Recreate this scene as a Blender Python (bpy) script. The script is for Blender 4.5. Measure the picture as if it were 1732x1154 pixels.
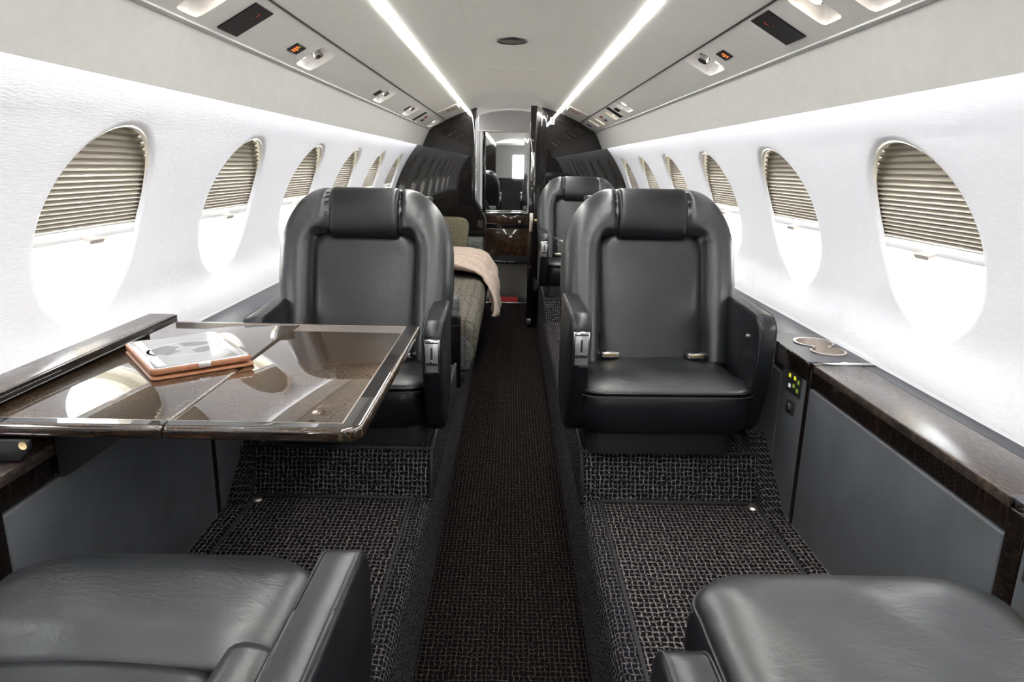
import bpy, bmesh, math, random
import numpy as np
from mathutils import Matrix, Vector
random.seed(4)
PI = math.pi
scene = bpy.context.scene
COL = scene.collection
for o in list(bpy.data.objects): bpy.data.objects.remove(o)

# ------------------------------------------------------------------ camera, world, exposure
F = 1155.0; VPY = 280.0; ROLL = 0.0185
CAM = Vector((0, 0, 1.2))
d = Vector((0, (577 - VPY) / F, -1)).normalized()
U = Vector((math.sin(ROLL), math.cos(ROLL), 0)); u = (U - d * U.dot(d)).normalized(); r = d.cross(u)
cam_data = bpy.data.cameras.new('camera'); cam_data.sensor_width = 36; cam_data.lens = 36 * F / 1732
cam_data.clip_start = 0.02
cam = bpy.data.objects.new('camera', cam_data); COL.objects.link(cam)
cam.matrix_world = Matrix.Translation(CAM) @ Matrix((r, d, u)).to_4x4()
scene.camera = cam
w = bpy.data.worlds.new('daylight'); scene.world = w; w.use_nodes = True
bg = w.node_tree.nodes['Background']; bg.inputs[0].default_value = (0.97, 0.985, 1.0, 1); bg.inputs[1].default_value = 7.0
vs = scene.view_settings; vs.view_transform = 'Standard'; vs.look = 'None'; vs.gamma = 1; vs.use_curve_mapping = False
vs.exposure = 0.56
COVE_E, LED_E, BASE_E, BULB_E = 84.0, 40.0, .6, 30.0

# ------------------------------------------------------------------ materials
MATS = {}
def nt(name):
    m = bpy.data.materials.new(name); m.use_nodes = True
    t = m.node_tree; b = t.nodes['Principled BSDF']; MATS[name] = m
    return m, t, b
def N(t, typ, **kw):
    n = t.nodes.new(typ)
    for k, v in kw.items():
        if hasattr(n, k): setattr(n, k, v)
        else: n.inputs[k].default_value = v
    return n
def L(t, a, b): t.links.new(a, b)
def mth(t, op, a, b=None, c=None):
    n = t.nodes.new('ShaderNodeMath'); n.operation = op
    for i, x in enumerate((a, b, c)):
        if x is None: continue
        if isinstance(x, (int, float)): n.inputs[i].default_value = x
        else: L(t, x, n.inputs[i])
    return n.outputs[0]
def ocoord(t, scale=(1, 1, 1)):
    tc = N(t, 'ShaderNodeTexCoord'); mp = N(t, 'ShaderNodeMapping'); L(t, tc.outputs['Object'], mp.inputs[0])
    mp.inputs['Scale'].default_value = scale
    return mp.outputs[0]
def noise(t, vec, scale, detail=2, rough=.5, dist=0):
    n = N(t, 'ShaderNodeTexNoise'); L(t, vec, n.inputs['Vector'])
    n.inputs['Scale'].default_value = scale; n.inputs['Detail'].default_value = detail
    n.inputs['Roughness'].default_value = rough; n.inputs['Distortion'].default_value = dist
    return n.outputs[0]
def ramp(t, fac, stops):
    n = N(t, 'ShaderNodeValToRGB'); L(t, fac, n.inputs[0]); e = n.color_ramp.elements
    while len(e) < len(stops): e.new(.5)
    for i, (p, c) in enumerate(stops): e[i].position = p; e[i].color = (*c, 1)
    return n.outputs[0]
def bump(t, b, h, strength=.2, dist=.002, prev=None):
    n = N(t, 'ShaderNodeBump'); n.inputs['Strength'].default_value = strength; n.inputs['Distance'].default_value = dist
    L(t, h, n.inputs['Height'])
    if prev is not None: L(t, prev, n.inputs['Normal'])
    L(t, n.outputs[0], b.inputs['Normal']); return n.outputs[0]
def plain(name, col, rough=.5, metal=0, spec=.5, coat=0, cr=.03, var=.06, vscale=30, bs=0):
    m, t, b = nt(name)
    v = ocoord(t); nz = noise(t, v, vscale, 3)
    c = ramp(t, nz, [(.3, tuple(x * (1 - var) for x in col)), (.7, tuple(min(1, x * (1 + var)) for x in col))])
    L(t, c, b.inputs['Base Color'])
    b.inputs['Roughness'].default_value = rough; b.inputs['Metallic'].default_value = metal
    b.inputs['Specular IOR Level'].default_value = spec
    b.inputs['Coat Weight'].default_value = coat; b.inputs['Coat Roughness'].default_value = cr
    if bs: bump(t, b, noise(t, v, vscale * 12, 2), bs, .0008)
    return m
def leather(name, col, rough, spec=.5, wr=.25):
    m, t, b = nt(name); v = ocoord(t)
    big = noise(t, v, 9, 3, .55, .6); fine = noise(t, v, 420, 2)
    c = ramp(t, big, [(.3, tuple(x * .85 for x in col)), (.7, tuple(x * 1.15 for x in col))])
    L(t, c, b.inputs['Base Color']); b.inputs['Roughness'].default_value = rough; b.inputs['Specular IOR Level'].default_value = spec
    st = ocoord(t, (1, 2.2, 1)); wrk = noise(t, st, 22, 4, .6, 1.2)
    p = bump(t, b, wrk, wr, .004); bump(t, b, fine, .12, .0006, p)
    return m
def carpet(name, axes, s, dark, light, thr=.36, amt=1.0):
    """woven tweed carpet: dark ground with a loose grid of pale yarns; axes = the two object axes lying in the face"""
    m, t, b = nt(name)
    tc = N(t, 'ShaderNodeTexCoord'); sep = N(t, 'ShaderNodeSeparateXYZ'); L(t, tc.outputs['Object'], sep.inputs[0])
    o = tc.outputs['Object']
    n1 = N(t, 'ShaderNodeTexNoise'); L(t, o, n1.inputs['Vector']); n1.inputs['Scale'].default_value = .55 / s; n1.inputs['Detail'].default_value = 3
    sc = N(t, 'ShaderNodeSeparateColor'); L(t, n1.outputs['Color'], sc.inputs[0])
    masks = []
    speck = noise(t, o, 2.2 / s, 2, .6)
    for k, ax in enumerate(axes):
        src = sep.outputs['XYZ'.index(ax)] if ax in 'XYZ' else mth(t, 'ADD', mth(t, 'ABSOLUTE', sep.outputs[0 if ax == 'S' else 1]), sep.outputs[2])
        p = mth(t, 'ADD', mth(t, 'DIVIDE', src, s * (1.0 if k == 0 else 1.25)), mth(t, 'MULTIPLY', mth(t, 'SUBTRACT', sc.outputs[k], .5), 1.1))
        q = mth(t, 'ABSOLUTE', mth(t, 'SUBTRACT', mth(t, 'FRACT', p), .5))
        ln = N(t, 'ShaderNodeMapRange'); ln.interpolation_type = 'SMOOTHSTEP'; L(t, q, ln.inputs[0])
        ln.inputs[1].default_value = thr - .05; ln.inputs[2].default_value = thr + .1
        ln.inputs[3].default_value = 0; ln.inputs[4].default_value = (1 if k == 0 else .75) * amt
        masks.append(ln.outputs[0])
    mk = mth(t, 'MAXIMUM', *masks)
    sp = N(t, 'ShaderNodeMapRange'); L(t, speck, sp.inputs[0]); sp.inputs[1].default_value = .36; sp.inputs[2].default_value = .62
    mk = mth(t, 'MULTIPLY', mk, sp.outputs[0])
    mix = N(t, 'ShaderNodeMix', data_type='RGBA'); L(t, mk, mix.inputs['Factor'])
    mix.inputs[6].default_value = (*dark, 1); mix.inputs[7].default_value = (*light, 1)
    L(t, mix.outputs[2], b.inputs['Base Color']); b.inputs['Roughness'].default_value = .95; b.inputs['Specular IOR Level'].default_value = .03
    hgt = mth(t, 'ADD', mk, mth(t, 'MULTIPLY', speck, .7)); bump(t, b, hgt, .7, .004)
    return m
def wood(name, scale, gloss=.06, lo=(.006, .005, .005), hi=(.16, .075, .03), ior=1.52):
    m, t, b = nt(name); v = ocoord(t, scale)
    n1 = noise(t, v, 1, 5, .7, .4); n2 = noise(t, ocoord(t), 5, 2)
    f = mth(t, 'ADD', mth(t, 'MULTIPLY', n1, .75), mth(t, 'MULTIPLY', n2, .25))
    mid = tuple(a * .75 + c * .25 for a, c in zip(lo, hi))
    c = ramp(t, f, [(.40, lo), (.52, mid), (.64, hi)])
    L(t, c, b.inputs['Base Color']); b.inputs['Roughness'].default_value = .4; b.inputs['Specular IOR Level'].default_value = .08
    b.inputs['Coat Weight'].default_value = 1; b.inputs['Coat Roughness'].default_value = gloss * .5; b.inputs['Coat IOR'].default_value = ior
    return m
def emit(name, col, s):
    m = bpy.data.materials.new(name); m.use_nodes = True; t = m.node_tree; t.nodes.clear()
    e = N(t, 'ShaderNodeEmission'); e.inputs[0].default_value = (*col, 1); e.inputs[1].default_value = s
    o = N(t, 'ShaderNodeOutputMaterial'); L(t, e.outputs[0], o.inputs[0]); MATS[name] = m; return m
def woven(name, c1, c2, s, axes):
    return carpet(name, axes, s, c1, c2, .30, .8)

# white grained wall vinyl
m, t, b = nt('wall'); v = ocoord(t, (1, .10, 1)); g = noise(t, v, 380, 4, .65)
L(t, ramp(t, g, [(.3, (.67, .67, .695)), (.7, (.73, .73, .755))]), b.inputs['Base Color']); b.inputs['Roughness'].default_value = .55
bump(t, b, g, .28, .0022)
plain('ceiling', (.84, .825, .77), .5, var=.02, bs=.05)
plain('soffit', (.62, .615, .59), .5, var=.03, bs=.08)
plain('service_panel', (.78, .77, .735), .5, var=.02)
plain('cream', (.78, .74, .64), .5, var=.03)
plain('shade', (.43, .395, .33), .7, var=.04, bs=.1)
plain('rail', (.86, .86, .86), .35, var=.02)
leather('leather', (.009, .0105, .0128), .38, 1.0)
leather('leather_side', (.007, .008, .010), .32, .48, .1)
leather('panel_leather', (.014, .0155, .0175), .36, .55)
leather('wall_leather', (.085, .09, .098), .5, .35, .04)
leather('ledge_leather', (.035, .036, .042), .42, .5, .04)
plain('stitch', (.035, .038, .042), .6)
plain('base_black', (.012, .012, .014), .55)
plain('chrome', (.72, .71, .70), .16, 1, var=.03)
plain('brushed', (.70, .65, .61), .30, 1, var=.06)
plain('plate', (.62, .62, .63), .3, .8, var=.03)
plain('dark_plastic', (.02, .02, .022), .35)
plain('black_gloss', (.008, .007, .007), .4, spec=.08, coat=1, cr=.02)
plain('screen_black', (.012, .009, .011), .45, spec=.25)
plain('binding', (.028, .027, .03), .9, var=.2, vscale=200)
plain('lav_wall', (.55, .54, .53), .45, var=.02)
plain('lav_arch', (.52, .50, .50), .4, var=.02)
plain('mirror', (.88, .89, .88), .02, 1, var=.01)
plain('red_strip', (.30, .02, .015), .4)
plain('orange_case', (.30, .125, .06), .5, var=.12, vscale=90)
plain('silver', (.75, .75, .76), .25, .9, var=.02)
plain('screen', (.36, .37, .365), .08, coat=1, cr=.02, var=.02)
plain('screen_dark', (.09, .095, .10), .08, coat=1, cr=.02, var=.02)
plain('screen_white', (.62, .62, .65), .08, coat=1, cr=.02, var=.01)
plain('screen_blue', (.12, .14, .40), .1, coat=1)
plain('throw', (.43, .345, .285), .95, var=.12, vscale=60, bs=.5)
plain('handle', (.50, .46, .44), .5, .5, var=.03)
plain('lav_dark', (.035, .032, .025), .5)
plain('brass', (.55, .42, .22), .3, 1)
plain('placard', (.62, .58, .53), .5, var=.02)
plain('red_ink', (.45, .07, .05), .5)
plain('white_plastic', (.78, .78, .78), .4)
wood('wood_top', (130, 420, 60), .02, hi=(.17, .095, .042), lo=(.008, .0075, .007), ior=2.1)
wood('table_edge', (22, 40, 320), .06, hi=(.07, .034, .016), lo=(.004, .0035, .0035))
wood('wood_edge', (22, 40, 320), .06, hi=(.022, .012, .007), lo=(.0035, .003, .003))
wood('wood_fascia', (60, 140, 22), .06, hi=(.022, .012, .007), lo=(.003, .0026, .0026))
wood('wood_ledge', (220, 55, 60), .5, hi=(.13, .085, .058), lo=(.018, .016, .017))
wood('wood_cab', (70, 70, 24), .12, lo=(.016, .009, .006), hi=(.11, .055, .028))
wood('bulk', (40, 40, 14), .03, lo=(.004, .0036, .0036), hi=(.010, .006, .0045))
carpet('carpet_floor', 'XY', .0125, (.006, .0055, .007), (.40, .355, .335), .37)
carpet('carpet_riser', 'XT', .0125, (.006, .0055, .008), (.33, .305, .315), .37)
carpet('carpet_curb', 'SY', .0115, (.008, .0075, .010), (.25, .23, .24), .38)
carpet('carpet_aisle', 'XY', .0125, (.004, .0033, .0036), (.10, .08, .07), .40)
carpet('divan_top', 'YX', .030, (.135, .125, .103), (.025, .023, .02), .38, 1)
carpet('divan_end', 'XZ', .024, (.13, .135, .13), (.02, .02, .02), .40, 1)
carpet('pillow_cloth', 'XY', .020, (.13, .12, .082), (.05, .046, .03), .38, 1)
emit('led', (1, .985, .96), LED_E); emit('cove', (.97, .98, 1), COVE_E); emit('wash', (.98, .985, 1), BASE_E)
emit('bulb', (1, .84, .66), BULB_E); emit('sign_orange', (1, .22, .05), 1.1); emit('sign_dim', (.5, .12, .05), .25)
emit('sign_yellow', (.85, .80, .05), .6); emit('sign_green', (.35, .5, .05), .35); emit('sign_white', (.9, .9, .9), .5)
gm = bpy.data.materials.new('glass_pane'); gm.use_nodes = True; t = gm.node_tree; t.nodes.clear()
tr = N(t, 'ShaderNodeBsdfTransparent'); tr.inputs[0].default_value = (.97, .98, .98, 1); gl = N(t, 'ShaderNodeBsdfGlossy'); gl.inputs['Roughness'].default_value = .03
mx = N(t, 'ShaderNodeMixShader'); mx.inputs[0].default_value = .06; L(t, tr.outputs[0], mx.inputs[1]); L(t, gl.outputs[0], mx.inputs[2])
om = N(t, 'ShaderNodeOutputMaterial'); L(t, mx.outputs[0], om.inputs[0]); MATS['glass_pane'] = gm

# ------------------------------------------------------------------ object helpers
def mesh(verts, faces, smooth=False):
    me = bpy.data.meshes.new('m'); me.from_pydata([tuple(map(float, v)) for v in verts], [], faces); me.update()
    bm = bmesh.new(); bm.from_mesh(me); bmesh.ops.remove_doubles(bm, verts=bm.verts, dist=1e-6)
    bmesh.ops.recalc_face_normals(bm, faces=bm.faces); bm.to_mesh(me); bm.free()
    if smooth: me.polygons.foreach_set('use_smooth', [True] * len(me.polygons))
    return me
def obj(name, me, mat, parent=None, mat4=None, auto=None):
    o = bpy.data.objects.new(name, me); COL.objects.link(o)
    if me is not None and mat and not me.materials: me.materials.append(MATS[mat])
    if parent: o.parent = parent
    if mat4 is not None: o.matrix_local = mat4
    return o
def tag(o, label=None, cat=None, group=None, kind=None):
    if label: o['label'] = label
    if cat: o['category'] = cat
    if group: o['group'] = group
    if kind: o['kind'] = kind
    return o
def empty(name, loc=(0, 0, 0), rz=0):
    o = bpy.data.objects.new(name, None); COL.objects.link(o); o.location = loc; o.rotation_euler.z = rz; o.empty_display_size = .05; return o
def box(x0, x1, y0, y1, z0, z1, bev=0, seg=2):
    bm = bmesh.new(); vs_ = [bm.verts.new(p) for p in [(x, y, z) for x in (x0, x1) for y in (y0, y1) for z in (z0, z1)]]
    for f in [(0, 1, 3, 2), (4, 6, 7, 5), (0, 4, 5, 1), (2, 3, 7, 6), (0, 2, 6, 4), (1, 5, 7, 3)]: bm.faces.new([vs_[i] for i in f])
    bmesh.ops.recalc_face_normals(bm, faces=bm.faces)
    if bev: bmesh.ops.bevel(bm, geom=bm.edges[:], offset=bev, segments=seg, affect='EDGES', profile=.5)
    me = bpy.data.meshes.new('m'); bm.to_mesh(me); bm.free()
    if bev: me.polygons.foreach_set('use_smooth', [True] * len(me.polygons)); me.set_sharp_from_angle(angle=math.radians(50))
    return me
def prism(poly, axis, a, b_, bev=0, seg=2):
    """extrude a 2D polygon along an axis between a and b_"""
    n = len(poly)
    def P(p, h): return {'x': (h, p[0], p[1]), 'y': (p[0], h, p[1]), 'z': (p[0], p[1], h)}[axis]
    bm = bmesh.new(); lo = [bm.verts.new(P(p, a)) for p in poly]; hi = [bm.verts.new(P(p, b_)) for p in poly]
    bm.faces.new(lo); bm.faces.new(hi[::-1])
    for i in range(n): bm.faces.new((lo[i], hi[i], hi[(i + 1) % n], lo[(i + 1) % n]))
    bmesh.ops.recalc_face_normals(bm, faces=bm.faces)
    if bev: bmesh.ops.bevel(bm, geom=bm.edges[:], offset=bev, segments=seg, affect='EDGES', profile=.5)
    me = bpy.data.meshes.new('m'); bm.to_mesh(me); bm.free()
    if bev: me.polygons.foreach_set('use_smooth', [True] * len(me.polygons)); me.set_sharp_from_angle(angle=math.radians(50))
    return me
def loft(rings, cap=True, closed=True, smooth=True, sharp=None):
    vs_ = [p for r_ in rings for p in r_]; n = len(rings[0]); f = []
    for i in range(len(rings) - 1):
        for j in range(n if closed else n - 1):
            k = (j + 1) % n; f.append((i * n + j, i * n + k, (i + 1) * n + k, (i + 1) * n + j))
    if cap: f.append(tuple(range(n))[::-1]); f.append(tuple(range((len(rings) - 1) * n, len(rings) * n)))
    me = mesh(vs_, f, smooth)
    if sharp: me.set_sharp_from_angle(angle=math.radians(sharp))
    return me
def tube(path, rad, n=8, closed=False):
    P = [Vector(p) for p in path]; rings = []; m_ = len(P)
    for i, p in enumerate(P):
        a = P[(i - 1) % m_] if (closed or i > 0) else P[i]; c = P[(i + 1) % m_] if (closed or i < m_ - 1) else P[i]
        tg = (c - a).normalized(); up = Vector((0, 0, 1)) if abs(tg.z) < .9 else Vector((1, 0, 0))
        s_ = tg.cross(up).normalized(); q = s_.cross(tg)
        rings.append([p + rad * (math.cos(2 * PI * k / n) * s_ + math.sin(2 * PI * k / n) * q) for k in range(n)])
    if closed: rings.append(rings[0])
    return loft(rings, cap=not closed)
def cyl(c, axis, rad, h, n=24, r2=None, bev=0):
    ax = Vector(axis).normalized(); up = Vector((0, 0, 1)) if abs(ax.z) < .9 else Vector((1, 0, 0)); s_ = ax.cross(up).normalized(); q = ax.cross(s_)
    c = Vector(c); r2 = rad if r2 is None else r2
    R_ = lambda rr, hh: [c + ax * hh + rr * (math.cos(2 * PI * k / n) * s_ + math.sin(2 * PI * k / n) * q) for k in range(n)]
    return loft([R_(rad, 0), R_(r2, h)], sharp=40)
def rrect(hx, y0, y1, rf, rr_, n=6, off=0):
    """plan outline of a rounded rectangle; rf radius at y0 side, rr_ at y1 side"""
    pts = []
    for cx, cy, rad, a0 in ((hx - rr_, y1 - rr_, rr_, 0), (-hx + rr_, y1 - rr_, rr_, PI / 2), (-hx + rf, y0 + rf, rf, PI), (hx - rf, y0 + rf, rf, 1.5 * PI)):
        for k in range(n + 1):
            a = a0 + PI / 2 * k / n; pts.append((cx + (rad + off) * math.cos(a), cy + (rad + off) * math.sin(a)))
    return pts
def polydist(X, S, poly):
    D = np.full(X.shape, 1e9)
    for (ax, ay), (bx, by) in zip(poly[:-1], poly[1:]):
        dx, dy = bx - ax, by - ay; q = dx * dx + dy * dy + 1e-12
        tt = np.clip(((X - ax) * dx + (S - ay) * dy) / q, 0, 1)
        D = np.minimum(D, np.hypot(X - ax - tt * dx, S - ay - tt * dy))
    return D
def hf(Wf, s_list, ncol, hfun, mapf, skirt=(), open_bottom=True, back=False):
    """soft cushion face: rows along s, half width Wf(s), height hfun(X,S,D) where D = distance to the outline"""
    s = np.array(s_list); uu = np.sin(np.linspace(-1, 1, ncol) * PI / 2)
    Wv = np.array([Wf(a) for a in s]); X = Wv[:, None] * uu[None, :]; S = np.repeat(s[:, None], ncol, 1)
    out = [(-Wv[i], s[i]) for i in range(len(s))] + [(Wv[i], s[i]) for i in reversed(range(len(s)))]
    if not open_bottom: out.append(out[0])
    H = hfun(X, S, polydist(X, S, out))
    nr = len(s); vs_ = [mapf(X[i, j], S[i, j], H[i, j]) for i in range(nr) for j in range(ncol)]
    f = [(i * ncol + j, i * ncol + j + 1, (i + 1) * ncol + j + 1, (i + 1) * ncol + j) for i in range(nr - 1) for j in range(ncol - 1)]
    bd = [(i, 0) for i in range(nr)] + [(nr - 1, j) for j in range(1, ncol)] + [(i, ncol - 1) for i in reversed(range(nr - 1))] + [(0, j) for j in reversed(range(1, ncol - 1))]
    cx, cs = 0, (s[0] + s[-1]) / 2; prev = [i * ncol + j for i, j in bd]; m_ = len(bd)
    for (depth, inset) in skirt:
        base = len(vs_)
        for i, j in bd:
            k = 1 - inset; vs_.append(mapf(cx + (X[i, j] - cx) * k, cs + (S[i, j] - cs) * k, depth))
        cur = list(range(base, base + m_)); f += [(prev[q], prev[(q + 1) % m_], cur[(q + 1) % m_], cur[q]) for q in range(m_)]; prev = cur
    if back: f.append(tuple(prev))
    return mesh(vs_, f, True)
def holed(rect, ctr, rfun, mapf, n=64, inner=((1.0, 0.0),), steps=6, extra=()):
    """face over rect=(a0,a1,b0,b1) with a hole r=rfun(theta) about ctr; inner = [(scale, offset)] rings of the hole edge"""
    a0, a1, b0, b1 = rect; ca, cb = ctr
    ang = sorted(set([round(2 * PI * k / n, 6) for k in range(n)] + [round(math.atan2(y - cb, x - ca) % (2 * PI), 6) for x in (a0, a1) for y in (b0, b1)]))
    rings = []
    for sc, off in inner: rings.append([(ca + sc * rfun(a) * math.cos(a), cb + sc * rfun(a) * math.sin(a), off) for a in ang])
    last = rings[-1]; outer = []
    for a in ang:
        c, s_ = math.cos(a), math.sin(a)
        tx = ((a1 if c > 0 else a0) - ca) / c if abs(c) > 1e-9 else 1e9; ty = ((b1 if s_ > 0 else b0) - cb) / s_ if abs(s_) > 1e-9 else 1e9
        q = min(tx, ty); outer.append((ca + q * c, cb + q * s_, 0))
    for k in range(1, steps + 1):
        w_ = k / steps; rings.append([(l[0] * (1 - w_) + o_[0] * w_, l[1] * (1 - w_) + o_[1] * w_, l[2] * (1 - w_)) for l, o_ in zip(last, outer)])
    m_ = len(ang); vs_ = [mapf(*p) for r_ in rings for p in r_]
    f = [(i * m_ + j, i * m_ + (j + 1) % m_, (i + 1) * m_ + (j + 1) % m_, (i + 1) * m_ + j) for i in range(len(rings) - 1) for j in range(m_)]
    return vs_, f
def join(parts):
    V, Fc = [], []
    for v_, f_ in parts:
        b0 = len(V); V += list(v_); Fc += [tuple(i + b0 for i in q) for q in f_]
    return V, Fc
def supr(a, b_, p=2.0): return lambda th: (abs(math.cos(th) / a) ** p + abs(math.sin(th) / b_) ** p) ** (-1 / p)

# ------------------------------------------------------------------ cabin shell
RC, ZC = .95, .73
WZ0, WZ1 = .70, 1.41
Y0, YB = -1.1, 5.45
WP, WC0 = .721, 1.482
WINS = [WC0 + WP * i for i in range(-1, 6)]
WZC, WA, WB_ = 1.057, .186, .204
def wx(z):
    q = min(1, max(0, (.86 - z) / .12)); return math.sqrt(RC * RC - (z - ZC) ** 2) - .034 * q * q * (3 - 2 * q)
def wallpt(side):
    def f(y, z, off):
        x = wx(z); nx, nz = x / RC, (z - ZC) / RC
        return (side * (x + off * nx), y, z + off * nz)
    return f
for side, nm in ((-1, 'left'), (1, 'right')):
    mp = wallpt(side); parts = []
    for yc in WINS:
        parts.append(holed((yc - WP / 2, yc + WP / 2, WZ0, WZ1), (yc, WZC), supr(WA, WB_, 2.1), mp, 72, ((1.0, .013), (1.002, .008), (1.010, .004), (1.025, .002), (1.05, .0004), (1.08, 0)), 7))
    def strip(ya, yb):
        zs = np.linspace(WZ0, WZ1, 22); V = [mp(y, z, 0) for z in zs for y in (ya, yb)]
        return V, [(2 * i, 2 * i + 1, 2 * i + 3, 2 * i + 2) for i in range(21)]
    parts.append(strip(Y0, WINS[0] - WP / 2)); parts.append(strip(WINS[-1] + WP / 2, YB + .02))
    V, Fc = join(parts)
    tag(obj('wall_' + nm, mesh(V, Fc, True), 'wall'), 'white grained cabin side wall with oval windows', kind='structure')

# windows: cream inner tunnel + pane, and the pleated shade as a thing of its own
tilt = math.atan2(.941 - .788, .404)
XW = math.sqrt(RC * RC - (WZC - ZC) ** 2)
def wframe(side, yc):
    e_v = Vector((-side * math.sin(tilt), 0, math.cos(tilt))); e_w = Vector((side * math.cos(tilt), 0, math.sin(tilt)))
    e_u = e_v.cross(e_w)
    M = Matrix((e_u, e_v, e_w)).transposed().to_4x4(); M.translation = Vector((side * (XW - .010), yc, WZC)); return M
BA, BB = .225, .245
def ell(a, b_, w_, n=64): return [(a * math.cos(2 * PI * k / n), b_ * math.sin(2 * PI * k / n), w_) for k in range(n)]
def erev(k, dw): return [(x, y, .0225 - y * y / 1.9 + dw) for x, y, _ in ell(WA * k, WB_ * 1.075 * k, 0)]
tun = loft([erev(1.02, -.006), erev(1.012, -.001), erev(1.0, .0005), ell(BA, BB, .0165), ell(BA, BB, .088), ell(WA * 1.02, WB_ * 1.04, .094), ell(WA * .98, WB_ * 1.0, .12)], cap=False, sharp=35)
pane = loft([ell(BA, BB, .114), ell(BA, BB, .120)], cap=True, sharp=30)
RAILV = -.034
def pleat_mesh(v0, v1, w0):
    def hw(v): return .998 * BA * math.sqrt(max(0, 1 - (v / BB) ** 2))
    vm = v0 * .38 + v1 * .62; vs_ = []
    for v, ww in ((v0, w0 + .006), (vm, w0 - .003), (v1, w0 + .006)):
        h = max(.02, min(hw(v0), hw(v1))); vs_ += [(-h, v, ww), (h, v, ww)]
    return mesh(vs_ + [(a, b_, c + .0012) for a, b_, c in vs_], [(0, 1, 3, 2), (2, 3, 5, 4), (6, 8, 9, 7), (8, 10, 11, 9), (0, 6, 7, 1), (4, 5, 11, 10), (0, 2, 8, 6), (2, 4, 10, 8), (1, 7, 9, 3), (3, 9, 11, 5)])
vv = [RAILV + .018]; hgt = .0085
while vv[-1] < .222: vv.append(vv[-1] + hgt); hgt = min(hgt * 1.035, .0145)
pleats = [pleat_mesh(vv[i], vv[i + 1], .026) for i in range(len(vv) - 1)]
rail_me = box(-.215, .215, RAILV - .006, RAILV + .018, .019, .033, .003)
hand_me = loft([[(x, RAILV - .002 + y, w_) for x, y in rrect(.026, -.003, .006, .003, .003, 3)] for w_ in (.020, .002, -.002)], sharp=40)
ordn = {0: 'nearest', 1: 'second', 2: 'third', 3: 'fourth', 4: 'fifth', 5: 'sixth', 6: 'seventh'}
wi = 0
for side in (-1, 1):
    for i, yc in enumerate(WINS):
        wi += 1; M = wframe(side, yc)
        wo = tag(obj('window_%d' % wi, tun, 'cream', mat4=M), 'oval cabin window with a cream inner tunnel', kind='structure')
        obj('pane', pane, 'glass_pane', wo)
        sh = empty('window_shade'); sh.matrix_local = M
        k = 6 - i; wd = {0: 'window next to', 1: 'second window from', 2: 'third window from', 3: 'fourth window from', 4: 'fifth window from', 5: 'sixth window from', 6: 'seventh window from'}[k]
        sd = 'divan and table side' if side < 0 else 'cup holder side'
        tag(sh, 'half-drawn beige pleated shade, %s black bulkhead on %s' % (wd, sd), 'window shade', 'pleated window shades')
        for pm in pleats: obj('pleat', pm, 'shade', sh)
        ro = obj('bottom_rail', rail_me, 'rail', sh); obj('handle', hand_me, 'handle', ro)

# ceiling, light strips, service panels, soffits
CP = [(0, 1.664), (.08, 1.660), (.16, 1.648), (.24, 1.628), (.333, 1.599)]
YE = YB + .02
def sheet(pts, ya, yb, ny=1, smooth=True):
    ys = np.linspace(ya, yb, ny + 1); n = len(pts)
    V = [(x, y, z) for y in ys for x, z in pts]
    return mesh(V, [(i * n + j, i * n + j + 1, (i + 1) * n + j + 1, (i + 1) * n + j) for i in range(ny) for j in range(n - 1)], smooth)
full = [(-x, z) for x, z in CP[::-1]][:-1] + CP
cl = tag(obj('ceiling', sheet(full, Y0, YE + .9), 'ceiling'), 'pale domed cabin ceiling', kind='structure')
PA, PB = (.63, 1.457), (.51, 1.525)
PLEN = math.hypot(PA[0] - PB[0], PA[1] - PB[1]); pe = ((PB[0] - PA[0]) / PLEN, (PB[1] - PA[1]) / PLEN); pn = (-pe[1], -pe[0])
pn = (pe[1], -pe[0])            # outward (up and away from the cabin)
if pn[1] < 0: pn = (-pn[0], -pn[1])
def pmap(side):
    return lambda s_, y, off: (side * (PA[0] + pe[0] * s_ + pn[0] * off), y, PA[1] + pe[1] * s_ + pn[1] * off)
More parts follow.
